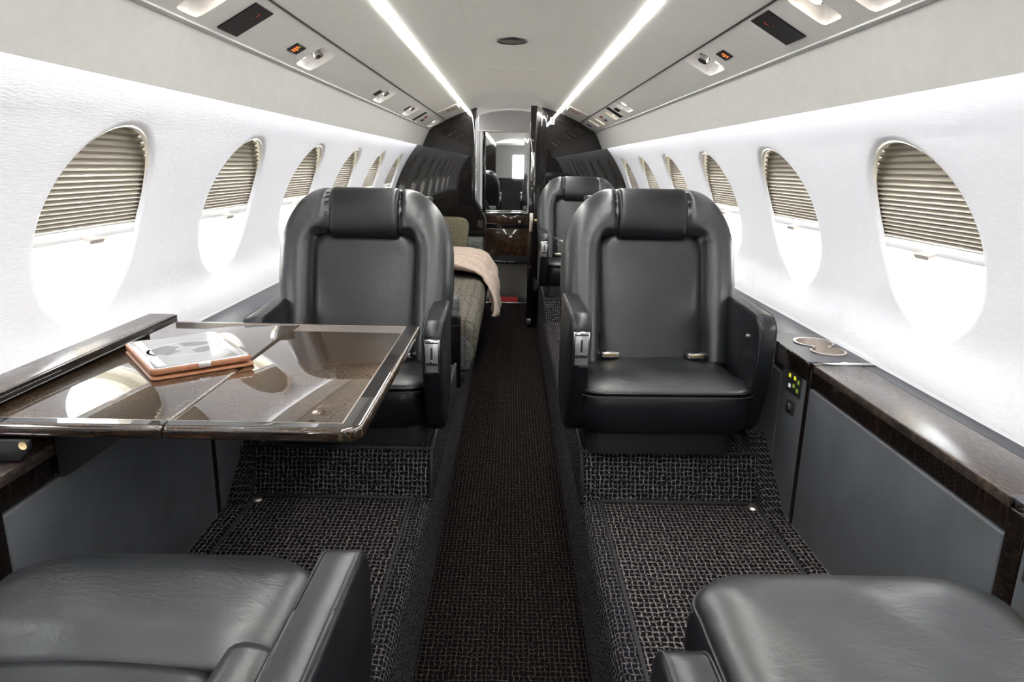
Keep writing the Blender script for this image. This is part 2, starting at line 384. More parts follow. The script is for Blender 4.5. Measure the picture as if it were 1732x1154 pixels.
# (s centre, half s, y0, y1, kind)
RECL = [(.062, .046, 1.345, 1.440, 'lit'), (.063, .047, 2.05, 2.21, 'air'), (.063, .047, 3.14, 3.32, 'air'), (.063, .047, 3.96, 4.17, 'air'), (.06, .045, 5.12, 5.34, 'lit')]
RECR = [(.062, .046, 1.18, 1.275, 'lit'), (.080, .046, 1.352, 1.438, 'lit'), (.082, .046, 2.05, 2.225, 'air'), (.082, .044, 3.55, 3.73, 'lit'), (.07, .040, 4.10, 4.22, 'slot'), (.07, .042, 4.66, 4.74, 'slot'), (.076, .042, 4.92, 5.0, 'slot')]
tn = 0
for side, recs, sdn in ((-1, RECL, 'over the folding table side'), (1, RECR, 'over the cup holder side')):
    mp = pmap(side); parts = []; y = Y0
    for sc, hs, ya, yb, kd in recs:
        g = .006 if len([1 for q in recs if abs(q[2] - yb) < .1 or abs(q[3] - ya) < .1]) else .03
        parts.append(([mp(s_, yy, 0) for yy in (y, ya - g) for s_ in (0, PLEN)], [(0, 1, 3, 2)]))
        v_, f_ = holed((0, PLEN, ya - g, yb + g), (sc, (ya + yb) / 2), supr(hs, (yb - ya) / 2, 7), mp, 40, ((.985, .006), (.99, .002), (1.0, 0)), 2)
        parts.append((v_, f_)); y = yb + g
    parts.append(([mp(s_, yy, 0) for yy in (y, YE) for s_ in (0, PLEN)], [(0, 1, 3, 2)]))
    # raised lip along the lower edge, dark strip as shadow gap along the upper
    V, Fc = join(parts); tn += 1
    tr_ = tag(obj('trim_%d' % tn, mesh(V, Fc), 'service_panel'), 'pale grey overhead service panel strip', kind='structure')
    lip = [mp(-.006, 0, -.002), mp(.004, 0, -.004), mp(.006, 0, .004), mp(-.004, 0, .008)]
    obj('edge_lip', prism([(p[0], p[2]) for p in lip], 'y', Y0, YE), 'soffit', tr_)
    lip = [mp(PLEN - .003, 0, -.0015), mp(PLEN + .001, 0, -.0015), mp(PLEN + .001, 0, .006), mp(PLEN - .003, 0, .006)]
    obj('edge_lip', prism([(p[0], p[2]) for p in lip], 'y', Y0, YE), 'dark_plastic', tr_)  # shade of the narrow gap put in as a dark strip
    # soffit below it and side ceiling above it
    tn += 1
    sp = [(side * .51, 1.5265), (side * .44, 1.558), (side * .359, 1.590)]
    so = tag(obj('trim_%d' % tn, sheet(sp, Y0, YE), 'ceiling'), 'pale ceiling panel between light strip and service panel', kind='structure')
    tn += 1
    c = (side * .634, 1.459)
    mid = (side * .6635, 1.398)
    lipx = [(side * .6945, 1.344), (side * .6955, 1.338), (side * .691, 1.335)]
    so = tag(obj('trim_%d' % tn, sheet(lipx + [mid, c], Y0, YE, 1, False), 'soffit'), 'pale grey soffit panel hiding the cove light', kind='structure')
    e = .0016
    obj('soffit_panel', sheet([(x - side * e, z - e) for x, z in lipx[1:] + [mid, c]], 4.5, YE, 1, False), 'soffit', so)
    # lamps: cove strip, ceiling strip, ledge strip
    tag(obj('cove_light', prism([(side * .6715, 1.388), (side * .6815, 1.388), (side * .6815, 1.384), (side * .6715, 1.384)], 'y', Y0 + .02, YB - .02), 'cove'),
        'white cove light strip behind soffit %s' % sdn, 'light strip')
    obj('cove_backing', prism([(side * .661, 1.412), (side * .68, 1.412), (side * .68, 1.408), (side * .661, 1.408)], 'y', Y0, YB), 'rail', so)
    ls = tag(obj('ceiling_light_strip', prism([(side * .333, 1.603), (side * .359, 1.594), (side * .355, 1.5895), (side * .337, 1.595)], 'y', Y0 + .02, YB - .005), 'led'),
             'long white ceiling light strip %s' % sdn, 'light strip')
    # overhead units
    for q, (sc, hs, ya, yb, kd) in enumerate(recs):
        yc = (ya + yb) / 2; hy = (yb - ya) / 2
        un = empty('overhead_light_unit', mp(sc, yc, 0))
        loc = Vector(mp(sc, yc, 0))
        def RR(k, off): return [Vector(mp(sc + k * supr(hs, hy, 7)(2 * PI * j / 40) * math.cos(2 * PI * j / 40), yc + k * supr(hs, hy, 7)(2 * PI * j / 40) * math.sin(2 * PI * j / 40), off)) - loc for j in range(40)]
        if kd == 'slot': pk = loft([RR(.99, .001), RR(.96, .012), RR(.8, .016)], cap=False)
        else: pk = loft([RR(.99, .002), RR(.97, .012), RR(.90, .030), RR(.6, .040)], cap=False)
        # close the top of the pocket
        bm = bmesh.new(); bm.from_mesh(pk); be = [e_ for e_ in bm.edges if e_.is_boundary]
        top = [e_ for e_ in be if all((Vector((v_.co.x, 0, v_.co.z))).dot(Vector((side * pn[0], 0, pn[1]))) > .010 for v_ in e_.verts)]
        if top: bmesh.ops.contextual_create(bm, geom=top)
        bm.to_mesh(pk); bm.free()
        obj('recess', pk, 'white_plastic' if kd != 'slot' else 'cream', un)
        nrm = Vector((-side * pn[0], 0, -pn[1])).normalized()
        at_ = lambda s_, y_, off: Vector(mp(s_, y_, off)) - loc
        if kd == 'air':
            c0 = at_(sc + hs * .25, yc, .032); dirn = (nrm + Vector((0, -.15, 0))).normalized()
            nz = obj('air_nozzle', cyl(c0, dirn, .020, .014, 20, .017), 'chrome', un)
            obj('nozzle_ring', cyl(c0 + dirn * .014, dirn, .013, .016, 20, .0145), 'chrome', nz)
            obj('nozzle_hole', cyl(c0 + dirn * .0305, dirn, .007, .001, 20), 'dark_plastic', nz)
            obj('lamp', cyl(at_(sc - hs * .62, yc, .026), nrm, .006, .004, 14), 'bulb', un)
        elif kd == 'lit':
            c0 = at_(sc + hs * .15, yc, .034); dirn = nrm
            nz = obj('lamp_socket', cyl(c0, dirn, .020, .020, 20, .016), 'chrome', un)
            obj('lamp', cyl(c0 + dirn * .0202, dirn, .013, .002, 20), 'bulb', nz)
        else:
            obj('lamp', cyl(at_(sc - hs * .3, yc, .011), nrm, .006, .003, 14), 'bulb', un)
        what = {'air': 'recessed overhead unit with chrome air nozzle', 'lit': 'recessed overhead reading lamp glowing warm', 'slot': 'narrow recessed overhead lamp slot'}[kd]
        near = ['ahead of the large dark screen', 'behind the large dark screen', 'over the leather chairs', 'farther along near the bulkhead', 'close to the black bulkhead', 'close to the black bulkhead', 'close to the black bulkhead']
        if side < 0: nr_ = ['just before the dark screen', 'beside the small lit sign', 'past the lit sign', 'second past the lit sign', 'next to the black bulkhead'][q]
        else: nr_ = ['two before the dark screen', 'just before the dark screen', 'beside the small lit sign', 'past the lit sign', 'third slot from bulkhead', 'second slot from bulkhead', 'slot nearest bulkhead'][q]
        tag(un, '%s, %s, %s' % (what, nr_, 'table side' if side < 0 else 'cup holder side'), 'overhead light', 'overhead units')
    # dark screens and lit signs
    o1 = .018 if side < 0 else .030
    scn = empty('overhead_screen', mp(o1 + .049, 1.576, 0)); base = Vector(mp(o1 + .049, 1.576, 0))
    def slab(s0, s1, y0, y1, o0=-.003, o1_=.004):
        P8 = [Vector(mp(s_, y_, oo)) - base for s_ in (s0, s1) for y_ in (y0, y1) for oo in (o0, o1_)]
        return mesh(P8, [(0, 1, 3, 2), (4, 6, 7, 5), (0, 4, 5, 1), (2, 3, 7, 6), (0, 2, 6, 4), (1, 5, 7, 3)])
    obj('panel', slab(o1, o1 + .097, 1.526, 1.628), 'screen_black', scn)
    ic = []
    for k in range(9):
        a = random.uniform(0, 2 * PI); ic.append(slab(o1 + .068 + .010 * math.cos(a), o1 + .071 + .010 * math.cos(a), 1.575 + .012 * math.sin(a), 1.581 + .012 * math.sin(a), -.0034, -.003))
    for k in ic[:6]: obj('lit_mark', k, 'sign_dim', scn)
    tag(scn, 'dark rectangular overhead screen with a dim orange mark, %s' % ('table side' if side < 0 else 'cup holder side'), 'screen', 'overhead screens')
    s0 = .048 if side < 0 else .064
    base = Vector(mp(s0 + .016, 1.94, 0)); sg = empty('lit_sign', base)
    ya, yb = (1.90, 1.975) if side < 0 else (1.92, 1.982)
    obj('sign_face', slab(s0, s0 + .032, ya, yb), 'screen_black', sg)
    for k, (aa, bb, la) in enumerate([(.006, .010, .6), (.013, .017, .75), (.020, .024, .5)]):
        obj('lit_mark', slab(s0 + aa, s0 + bb, ya + .014, ya + .014 + (yb - ya - .03) * la, -.0036, -.003), 'sign_orange', sg)
    if side < 0: obj('lit_mark', slab(s0 + .026, s0 + .029, ya + .02, ya + .04, -.0036, -.003), 'sign_green', sg)
    tag(sg, 'small black overhead sign with orange lit symbols, %s' % ('table side' if side < 0 else 'cup holder side'), 'sign', 'lit overhead signs')
    # far small plates
    slots = [(.008, .106, 4.42, 4.49, 'screen_black'), (.03, .05, 4.66, 4.74, 'screen_black'), (.062, .085, 4.62, 4.70, 'red_ink'), (.045, .08, 3.04, 3.10, 'screen_black'), (.045, .085, 3.87, 3.91, 'screen_black')] if side < 0 else \
            [(.032, .128, 3.93, 4.02, 'screen_black'), (.07, .10, 3.80, 3.88, 'screen_black'), (.085, .102, 4.42, 4.50, 'red_ink'), (.05, .066, 4.44, 4.52, 'screen_black'), (.06, .10, 5.2, 5.26, 'screen_black')]
    pls = ['long black strip beside the last reading lamp', 'tiny black square under the long strip', 'red square beside the long strip', 'black bar ahead of the second air nozzle', 'black bar ahead of the third air nozzle'] if side < 0 else \
          ['long black strip beside a lit lamp slot', 'black bar beside the glowing reading lamp', 'red square between two lamp slots', 'tiny black square between two lamp slots', 'black bar nearest the bulkhead']
    for (s0, s1, ya, yb, mt), pln in zip(slots, pls):
        base = Vector(mp((s0 + s1) / 2, (ya + yb) / 2, 0))
        pl = obj('overhead_placard', slab(s0, s1, ya, yb, -.002, .003), mt); pl.location = base
        tag(pl, 'overhead placard, %s, %s' % (pln, 'table side' if side < 0 else 'cup holder side'), 'placard', 'overhead placards')
    # exit placard box on the side ceiling beside the bulkhead
    pts = [(side * .50, 1.5295), (side * .372, 1.585), (side * .370, 1.578), (side * .498, 1.5225)]
    pb = empty('ceiling_placard', (0, 0, 0)); obj('plate', prism(pts, 'y', 4.70, 4.98), 'placard', pb)
    q0, q1 = pts[3], pts[2]
    lr = lambda f_: (q0[0] + (q1[0] - q0[0]) * f_, q0[1] + (q1[1] - q0[1]) * f_)
    for k in range(4):
        f0 = .42 + .10 * k; A, B = lr(f0), lr(f0 + .06)
        obj('red_mark', prism([A, B, (B[0], B[1] - .001), (A[0], A[1] - .001)], 'y', 4.80, 4.88), 'red_ink', pb)
    tag(pb, 'pale ceiling placard with red lettering by the bulkhead, %s' % ('table side' if side < 0 else 'cup holder side'), 'placard', 'ceiling placards')

# speaker and access panel in the ceiling
sk = empty('ceiling_speaker', (-.009, 2.81, 1.664))
obj('rim', tube([(.055 * math.cos(a), .055 * math.sin(a), -.003) for a in np.linspace(0, 2 * PI, 33)[:-1]], .006, 8, True), 'dark_plastic', sk)
obj('grille', cyl((0, 0, -.006), (0, 0, 1), .051, .004, 32), 'brushed', sk)
tag(sk, 'small round dark-rimmed fitting in the middle of the ceiling', 'ceiling fitting')
def cz(x): return float(np.interp(abs(x), [p[0] for p in CP], [p[1] for p in CP]))
def cpanel(xa, xb, ya, yb):
    xs = list(np.linspace(xa, xb, 9)); return prism([(x, cz(x) - .0014) for x in xs] + [(x, cz(x) + .002) for x in reversed(xs)], 'y', ya, yb)
ap = tag(obj('access_panel', cpanel(-.155, .15, 1.5, 2.44), 'ceiling'), 'flush pale rectangular access panel in the ceiling', 'panel')
ap2 = tag(obj('access_panel', cpanel(-.12, .11, 3.55, 4.1), 'ceiling'), 'smaller flush access panel between round fitting and bulkhead', 'panel')

# ------------------------------------------------------------------ floor
FZ, AZ, PZ = .295, .05, .426          # footwell, aisle, seat plinth heights
XA, XP = .205, .757                   # aisle half width, lower wall panel
fl = tag(obj('floor', box(-XA - .02, XA + .02, Y0, 6.4, AZ - .05, AZ), 'carpet_aisle'), 'dark brown woven aisle carpet', kind='structure')
tag(obj('aisle_edge', None, None), None) if False else None
for side in (-1, 1):
    sx = lambda a: side * a
    lo, hi = sorted((sx(.235), sx(XP + .03)))
    f2 = tag(obj('floor_%d' % (1 if side < 0 else 2), box(lo, hi, Y0, YB, FZ - .06, FZ), 'carpet_floor'), 'raised tweed-carpeted footwell floor', kind='structure')
    # curb: rounded carpet edge between aisle and footwell
    prof = [(XA, AZ - .02), (XA + .002, AZ + .1), (XA + .006, FZ - .03), (XA + .012, FZ - .008), (XA + .022, FZ + .002), (.262, FZ + .003), (.262, FZ - .05), (XA + .05, AZ - .02)]
    obj('curb', prism([(sx(a), z) for a, z in prof], 'y', Y0, YB), 'carpet_curb', f2)
    obj('binding', tube([(sx(.264), Y0, FZ + .002), (sx(.264), 1.735, FZ + .002)], .0045, 8), 'binding', f2)
    obj('binding', tube([(sx(.700), Y0, FZ + .001), (sx(.695), 1.735, FZ + .001)], .0045, 8), 'binding', f2)
    obj('border_strip', box(*sorted((sx(.704), sx(XP))), Y0, 1.9, FZ - .01, FZ + .005, .002), 'carpet_floor', f2)
    # sloping carpeted kick rising beside the wall panel
    obj('wall_kick', prism([(1.66, FZ), (1.80, FZ), (2.6, FZ), (2.6, PZ + .03), (1.86, PZ + .03)], 'x', *sorted((sx(.70), sx(XP)))), 'carpet_curb', f2)
    # seat plinths
    for k, (ya, yb) in enumerate([(1.745, 2.62)] + ([(4.0, 4.95)] if side > 0 else [])):
        pr = [(ya - .012, FZ - .01), (ya + .002, FZ + .02), (ya + .035, PZ - .008), (ya + .045, PZ), (yb, PZ), (yb, FZ - .01)]
        lo, hi = sorted((sx(.207), sx(.705)))
        pl = tag(obj('seat_plinth', prism(pr, 'x', lo, hi, .004), 'carpet_riser'), 'carpeted plinth under the %s' % ('chair behind the folding table' if side < 0 else ('chair beside the cup holders' if k == 0 else 'far chair by the bulkhead')), 'plinth')
        obj('binding', tube([(sx(.209), ya + .036, PZ), (sx(.70), ya + .036, PZ)], .005, 8), 'binding', pl)
        obj('binding', tube([(sx(.262), ya - .014, FZ + .004), (sx(.70), ya - .014, FZ + .004)], .005, 8), 'binding', pl)
        obj('binding', tube([(sx(.212), ya - .008, FZ), (sx(.212), ya + .038, PZ), (sx(.212), yb, PZ)], .006, 8), 'binding', pl)
        obj('track_cover', box(*sorted((sx(.2085), sx(.216))), ya + .055, ya + .35, PZ, PZ + .006, .002), 'base_black', pl)
    obj('floor_anchor', cyl((sx(.685), 1.715, FZ), (0, 0, 1), .016, .006, 16, .012), 'brushed', f2)

# ------------------------------------------------------------------ side ledges and lower wall panels
LZ = .738
def xr(side, a, b_): return sorted((side * a, side * b_))
for side in (-1, 1):
    sdn = 'under the folding table' if side < 0 else 'under the cup holders'
    wl = tag(obj('wall_lower_' + ('left' if side < 0 else 'right'), box(*xr(side, XP + .012, XP + .03), Y0, 3.5, AZ, .714), 'base_black'), 'dark backing of the lower cabin side', kind='structure')
    # near units, cup units
    YCU = 1.625          # front of the far cup-holder unit
    # wooden table ledge
    tl = empty('table_ledge', (side * .83, .93, LZ)); base = Vector((side * .83, .93, LZ))
    def sub(me): me.transform(Matrix.Translation(-base)); return me
    obj('ledge_top', sub(box(*xr(side, .752, .872), .925, YCU - .012, LZ - .02, LZ, .003)), 'wood_ledge', tl)
    obj('back_strip', sub(box(*xr(side, .8745, .912), .925, YCU - .012, LZ - .02, LZ - .001, .002)), 'ledge_leather', tl)
    obj('fascia', sub(prism([(side * .7525, LZ - .006), (side * .757, LZ - .006), (side * .764, .682), (side * .754, .682)], 'y', .925, YCU - .012)), 'wood_fascia', tl)
    obj('cross_strip', sub(box(*xr(side, .752, .912), YCU - .011, YCU - .001, LZ - .02, LZ + .001, .001)), 'wood_edge', tl)
    tag(tl, 'lacquered dark wood side ledge with a hinged table lid, %s' % ('left behind the raised lid' if side < 0 else 'between the two cup holder units'), 'ledge', 'wooden side ledges')
    if side < 0: LEFT_LEDGE = tl
    # leather wall panel
    def wpanel(ya, yb, zt, lab, mat='wall_leather'):
        p = obj('wall_panel', box(*xr(side, .751, .768), ya, yb, FZ - .01, zt, .004, 3), mat)
        return tag(p, lab, 'wall panel', 'grey leather wall panels')
    wpanel(.925, 1.618, .676, 'large grey leather lower wall panel %s' % ('under the folding table' if side < 0 else 'below the wooden ledge'))
    wpanel(.40, .885, .691, 'grey leather lower wall panel beside the reclined seat, %s' % ('table side' if side < 0 else 'cup holder side'))
    wpanel(1.640, 1.79, .691, 'narrow grey leather panel %s' % ('between divider post and the table-side chair' if side < 0 else 'holding the control plates'))
    wpanel(1.795, 2.72, .664, 'grey leather lower wall panel behind the %s chair arm' % ('table-side' if side < 0 else 'cup-side'))
    for yy, lab in ((.905, 'near'), (1.629, 'far')):
        tag(obj('divider_post', box(*xr(side, .7505, .768), yy - .0105 if lab == 'far' else yy - .018, yy + .0095 if lab == 'far' else yy + .018, FZ - .01, .722, .002), 'wood_edge'),
            'slim dark wood divider post %s, %s end of the large grey panel' % ('table side' if side < 0 else 'cup holder side', lab), 'post', 'divider posts')
    # cup holder units
    for (ya, yb, nm) in ((.30, .922, 'reclined seat'), (YCU + .002, 1.93, 'facing chair')):
        un = empty('cup_holder_unit', (side * .83, (ya + yb) / 2, LZ)); base = Vector((side * .83, (ya + yb) / 2, LZ))
        r0, r1 = .047, .036
        cy = yb - .155 if nm == 'facing chair' else ya + .42
        c1, c2 = (side * .840, cy + .045), (side * .838, cy - .045)
        ctr = ((c1[0] + c2[0]) / 2, (c1[1] + c2[1]) / 2 + .003)
        def rcup(th, grow=0):
            best = 0
            for (cx_, cy_), rr in ((c1, r0 + grow), (c2, r1 + .004 + grow)):
                ox, oy = ctr[0] - cx_, ctr[1] - cy_; b2 = ox * math.cos(th) + oy * math.sin(th); c3 = ox * ox + oy * oy - rr * rr; dd = b2 * b2 - c3
                if dd >= 0: best = max(best, -b2 + math.sqrt(dd))
            return max(best, .018 + grow)
        xa, xb = xr(side, .745, .912)
        # top plate with the hole
        v_, f_ = holed((xa, xb, ya, yb), ctr, rcup, lambda a, b__, off: (a, b__, LZ + .004 + off), 72, ((1.0, -.02), (1.0, 0)), 3)
        o_ = obj('top_plate', sub(mesh(v_, f_)), 'ledge_leather', un)
        obj('front_cap', sub(prism([(side * .742, LZ + .001), (side * .7455, LZ + .004), (side * .76, LZ + .003), (side * .766, .692), (side * .744, .692)], 'y', ya, min(yb, ya + .19), .002)), 'wood_fascia' if side > 0 else 'wood_fascia', un)
        if yb - ya < .5:
            obj('side_cap', sub(prism([(side * .749, LZ + .0005), (side * .752, LZ + .0035), (side * .762, LZ + .003), (side * .766, .694), (side * .75, .694)], 'y', ya + .192, yb, .002)), 'ledge_leather', un)
        else:
            obj('side_cap', sub(prism([(side * .749, LZ + .0005), (side * .752, LZ + .0035), (side * .762, LZ + .003), (side * .766, .692), (side * .75, .692)], 'y', ya, yb - .19, .002)), 'wood_fascia', un)
        cupm = loft([[(ctr[0] + (rcup(2 * PI * k / 72) + g) * math.cos(2 * PI * k / 72), ctr[1] + (rcup(2 * PI * k / 72) + g) * math.sin(2 * PI * k / 72), z) for k in range(72)]
                     for g, z in ((.008, LZ + .0045), (.008, LZ + .0075), (0, LZ + .0075), (-.001, LZ + .002), (-.004, LZ - .075), (-.012, LZ - .076), (-.021, LZ - .0765))], cap=False, sharp=50)
        obj('cup_insert', sub(cupm), 'brushed', un)
        tag(un, 'dark leather ledge unit with steel double cup holder, by the %s, %s' % (nm, 'table side' if side < 0 else 'side without table'), 'cup holder', 'cup holder units')
        # control plates on the wall below
        y1 = 1.748 if nm == 'facing chair' else .872
        cp = empty('control_panel', (side * .751, y1, .64)); base = Vector((side * .751, y1, .64))
        ly = -.086
        obj('plate', sub(box(*xr(side, .7475, .753), y1 + ly, y1, .632, .688, .0015)), 'dark_plastic', cp)
        for k, (fy, fz, mt) in enumerate([(.2, .78, 'sign_yellow'), (.58, .80, 'sign_yellow'), (.25, .3, 'sign_white'), (.55, .42, 'sign_green'), (.82, .3, 'sign_green'), (.85, .72, 'sign_green')]):
            yy = y1 + ly * fy; zz = .632 + .056 * fz
            obj('lit_icon', sub(box(*xr(side, .7468, .748), yy - .006, yy + .006, zz - .005, zz + .005)), mt, cp)
        tag(cp, 'small black control plate with yellow lit icons by the %s, %s' % (nm, 'table side' if side < 0 else 'side without table'), 'control panel', 'control panels')
        y2 = y1 - .013 if nm == 'facing chair' else y1 - .02
        so = empty('socket_plate', (side * .751, y2, .59)); base = Vector((side * .751, y2, .59))
        obj('plate', sub(box(*xr(side, .7475, .753), y2 - .048, y2, .575, .613, .0015)), 'dark_plastic', so)
        obj('jack', sub(box(*xr(side, .7465, .748), y2 - .032, y2 - .014, .586, .602, .001)), 'silver', so)
        tag(so, 'small black socket plate below the control plate by the %s, %s' % (nm, 'table side' if side < 0 else 'side without table'), 'socket', 'socket plates')
    # plain leather ledge running aft
    la = empty('side_ledge', (side * .83, 1.935, LZ)); base = Vector((side * .83, 1.935, LZ))
    obj('ledge_top', sub(box(*xr(side, .752, .912), 1.934, 3.5, LZ - .02, LZ + .002, .003)), 'ledge_leather', la)
    obj('fascia', sub(box(*xr(side, .754, .767), 1.934, 3.5, .665, LZ - .021, .002)), 'ledge_leather', la)
    tag(la, 'dark grey leather side ledge along the wall beside the %s' % ('table-side facing chair' if side < 0 else 'cup-side facing chair'), 'ledge')
    lb = empty('side_ledge', (side * .83, 3.502, LZ)); base = Vector((side * .83, 3.502, LZ))
    obj('ledge_top', sub(box(*xr(side, .752, .912), 3.504, YB, LZ - .02, LZ + .002, .003)), 'ledge_leather', lb)
    obj('fascia', sub(box(*xr(side, .754, .766), 3.504, YB, FZ, LZ - .021, .002)), 'wall_leather', lb)
    tag(lb, 'dark leather side ledge running aft to the bulkhead %s' % ('behind the divan' if side < 0 else 'beside the far chair'), 'ledge')
    tag(obj('ledge_light', box(*xr(side, .899, .907), Y0, YB - .02, LZ + .0045, LZ + .009), 'wash'), 'thin white light strip at the foot of the wall, %s' % ('table side' if side < 0 else 'side without table'), 'light strip')
    lc = tag(obj('side_ledge', box(*xr(side, .752, .912), Y0, .298, LZ - .02, LZ + .002), 'ledge_leather'), 'dark leather ledge beside the reclined seat back, %s' % ('table side' if side < 0 else 'side without table'), 'ledge')

# ------------------------------------------------------------------ chairs (local: faces -y, origin on plinth top under the arm fronts)
def smooth01(a): a = np.clip(a, 0, 1); return a * a * (3 - 2 * a)
def inset_poly(poly, dlt):
    n = len(poly); out = []
    for i in range(n):
        a, b_, c = Vector(poly[i - 1]), Vector(poly[i]), Vector(poly[(i + 1) % n])
        e1 = (b_ - a).normalized(); e2 = (c - b_).normalized(); n1 = Vector((-e1.y, e1.x)); n2 = Vector((-e2.y, e2.x))
        nn = (n1 + n2); nn = nn / max(.35, nn.length_squared / 2) if nn.length > 1e-6 else n1
        out.append(b_ + nn * dlt)
    return out
def arc(cx, cy, rad, a0, a1, n=5): return [(cx + rad * math.cos(a0 + (a1 - a0) * k / n), cy + rad * math.sin(a0 + (a1 - a0) * k / n)) for k in range(n + 1)]
OBJ = obj
def lifted(me, dz):
    if me is not None and dz: me.transform(Matrix.Translation((0, 0, dz)))
    return me
BACK_L, BACK_W, PAN_W, PAN_T = .515, .256, .150, .372
def Wback(s):
    base = .236 + .020 * min(1, max(0, s / .22)) - .004 * max(0, (s - .22) / .2)
    rr = .20
    if s > BACK_L - rr:
        q = (s - (BACK_L - rr)) / rr; base -= .135 * (1 - math.sqrt(max(0, 1 - min(1, q) ** 2)))
    return base
def make_chair(label, loc, rz, aisle, lean=16, seat_front=.04, seat_len=.30, arm_dz=0, arm_hx=.228, back_y=.262, studs=True, seat_hx=.226, back_z=.215, seat_peak=.020, arm_len=.27, wall_hx=None, base_z=.001, ph=.094, lift=0):
    root = empty('cabin_chair', loc, rz); obj = lambda n_, me_, mt_, p_=None: OBJ(n_, lifted(me_, lift), mt_, p_); tag(root, label, 'chair', 'black leather cabin chairs')
    SZ = .202                                   # crease height
    # base
    pl = lambda z, off, hx=.205: [(x, y, z) for x, y in rrect(hx, seat_front + .055, seat_front + .40, .05, .03, 5, off)]
    obj('base', loft([pl(base_z - lift, 0), pl(.075, .002), pl(.10, -.01)], sharp=40), 'base_black', root)
    # apron: the bulging leather front under the cushion
    so = lambda z, off: [(x, y, z) for x, y in rrect(min(seat_hx - .012, .236), seat_front + .012, seat_front + seat_len + .04, .075, .03, 7, off)]
    ap_ = obj('seat_apron', loft([so(.074, -.03), so(.080, -.012), so(.092, 0), so(.118, .008), so(.150, .011), so(.180, .008), so(.195, .002), so(.202, -.006)]), 'leather_side', root)
    # cushion
    rf = .085 if lean < 45 else .12
    def Wseat(s):
        q = s - seat_front
        g_ = min(1, max(0, (q - .05) / .06)); wv = seat_hx - max(0, seat_hx - .212) * g_ * g_ * (3 - 2 * g_)
        if q < rf: wv -= rf * .9 * (1 - math.sqrt(max(0, 1 - (1 - q / rf) ** 2)))
        return wv
    ss = [seat_front + seat_len * (k / 34) ** 1.35 for k in range(35)]
    def hs(X, S, D):
        e = np.clip(D / .060, 0, 1); edge = np.sqrt(np.clip(1 - (1 - e) ** 2, 0, 1)) * seat_peak
        uu = X / seat_hx; crown = .016 * (1 - uu ** 2) * smooth01((S - seat_front) / .10)
        rear = -.02 * smooth01((S - (seat_front + seat_len - .05)) / .06) if lean > 45 else 0
        wr = .0015 * np.sin(40 * X + 25 * S) * smooth01(D / .08)
        return SZ + edge + crown + rear + wr
    # distance to the open sides and front only
    outl = [(Wseat(s_), s_) for s_ in reversed(ss)] + [(-Wseat(s_), s_) for s_ in ss]
    cu = obj('seat_cushion', hf(Wseat, ss, 40, lambda X, S, D: hs(X, S, polydist(X, S, outl)), lambda x, s_, h: (x, s_, h), skirt=((SZ - .004, 0), (SZ - .004, .05))), 'leather', root)
    pp = [p for p in outl if p[1] < seat_front + seat_len * .8]
    obj('piping', tube([(x * 1.004, y - .002, SZ - .001) for x, y in pp], .0035, 6), 'leather_side', cu)
    obj('seam', tube([(x * 1.006, y - .005, SZ - .012) for x, y in pp], .0014, 5), 'stitch', cu)
    # back
    la = math.radians(lean); up = Vector((0, math.sin(la), math.cos(la))); nr = Vector((0, -math.cos(la), math.sin(la)))
    b0 = Vector((0, back_y, back_z)); mp = lambda x, s_, n_: b0 + Vector((x, 0, 0)) + up * s_ + nr * n_
    pr = .05; inner = [(PAN_W, -.06)] + [(PAN_W - pr + pr * math.cos(a), PAN_T - pr + pr * math.sin(a)) for a in np.linspace(0, PI / 2, 8)] + [(-PAN_W + pr - pr * math.sin(a), PAN_T - pr + pr * math.cos(a)) for a in np.linspace(0, PI / 2, 8)] + [(-PAN_W, -.06)]
    HX = .104
    def hb(X, S, D):
        din = polydist(X, S, inner); ins = (np.abs(X) < PAN_W) & (S < PAN_T)
        tt = np.clip(D / (D + din + 1e-6), 0, 1); tt = np.where(ins, 1, tt)
        puff = np.power(np.clip(np.sin(PI * np.power(tt, .80)), 0, 1), .62) * .062
        low = .022 * smooth01((tt - .35) / .6)
        cre = np.exp(-((np.abs(X) - HX) / .006) ** 2) * smooth01((S - (PAN_T - .02)) / .03)
        ang = np.arctan2(S - (PAN_T - .03), np.abs(X) - (PAN_W - .03)); cr_ = np.hypot(S - (PAN_T - .03), np.abs(X) - (PAN_W - .03))
        wr = .0022 * np.sin(ang * 17) * np.exp(-((cr_ - .055) / .03) ** 2) * (S > .25)
        return np.where(ins, -.004, puff + low + wr) * (1 - .55 * cre)
    sl = list(np.linspace(-.01, .34, 30)) + [.34 + (BACK_L - .34) * math.sin(k / 26 * PI / 2) for k in range(1, 27)]
    bc = obj('back_cushion', hf(Wback, sl, 60, hb, mp, skirt=((-.012, -.006), (-.020, -.004))), 'leather', root)
    obj('back_shell', hf(lambda s_: Wback(s_) * 1.012, [a * 1.006 for a in sl], 30, lambda X, S, D: -.020 + 0 * X, mp, skirt=((-.022, -.004), (-.055, -.006), (-.085, .03), (-.098, .09), (-.102, .2)), back=True), 'leather_side', root)
    Wp = lambda s_: PAN_W + .005 - (pr * (1 - math.sqrt(max(0, 1 - ((s_ - (PAN_T - pr)) / (pr + .004)) ** 2))) if s_ > PAN_T - pr else 0)
    ps = list(np.linspace(-.01, PAN_T - pr, 22)) + [PAN_T - pr + (pr + .003) * math.sin(k / 8 * PI / 2) for k in range(1, 9)]
    poly_p = [(-Wp(a), a) for a in ps] + [(Wp(a), a) for a in reversed(ps)]
    obj('back_panel', hf(Wp, ps, 30, lambda X, S, D: .012 + .016 * np.sqrt(np.clip(1 - (1 - np.clip(polydist(X, S, poly_p) / .03, 0, 1)) ** 2, 0, 1)) + .012 * (1 - (X / PAN_W) ** 2) * smooth01((.36 - S) / .2), mp, skirt=((-.004, 0),)), 'panel_leather', root)
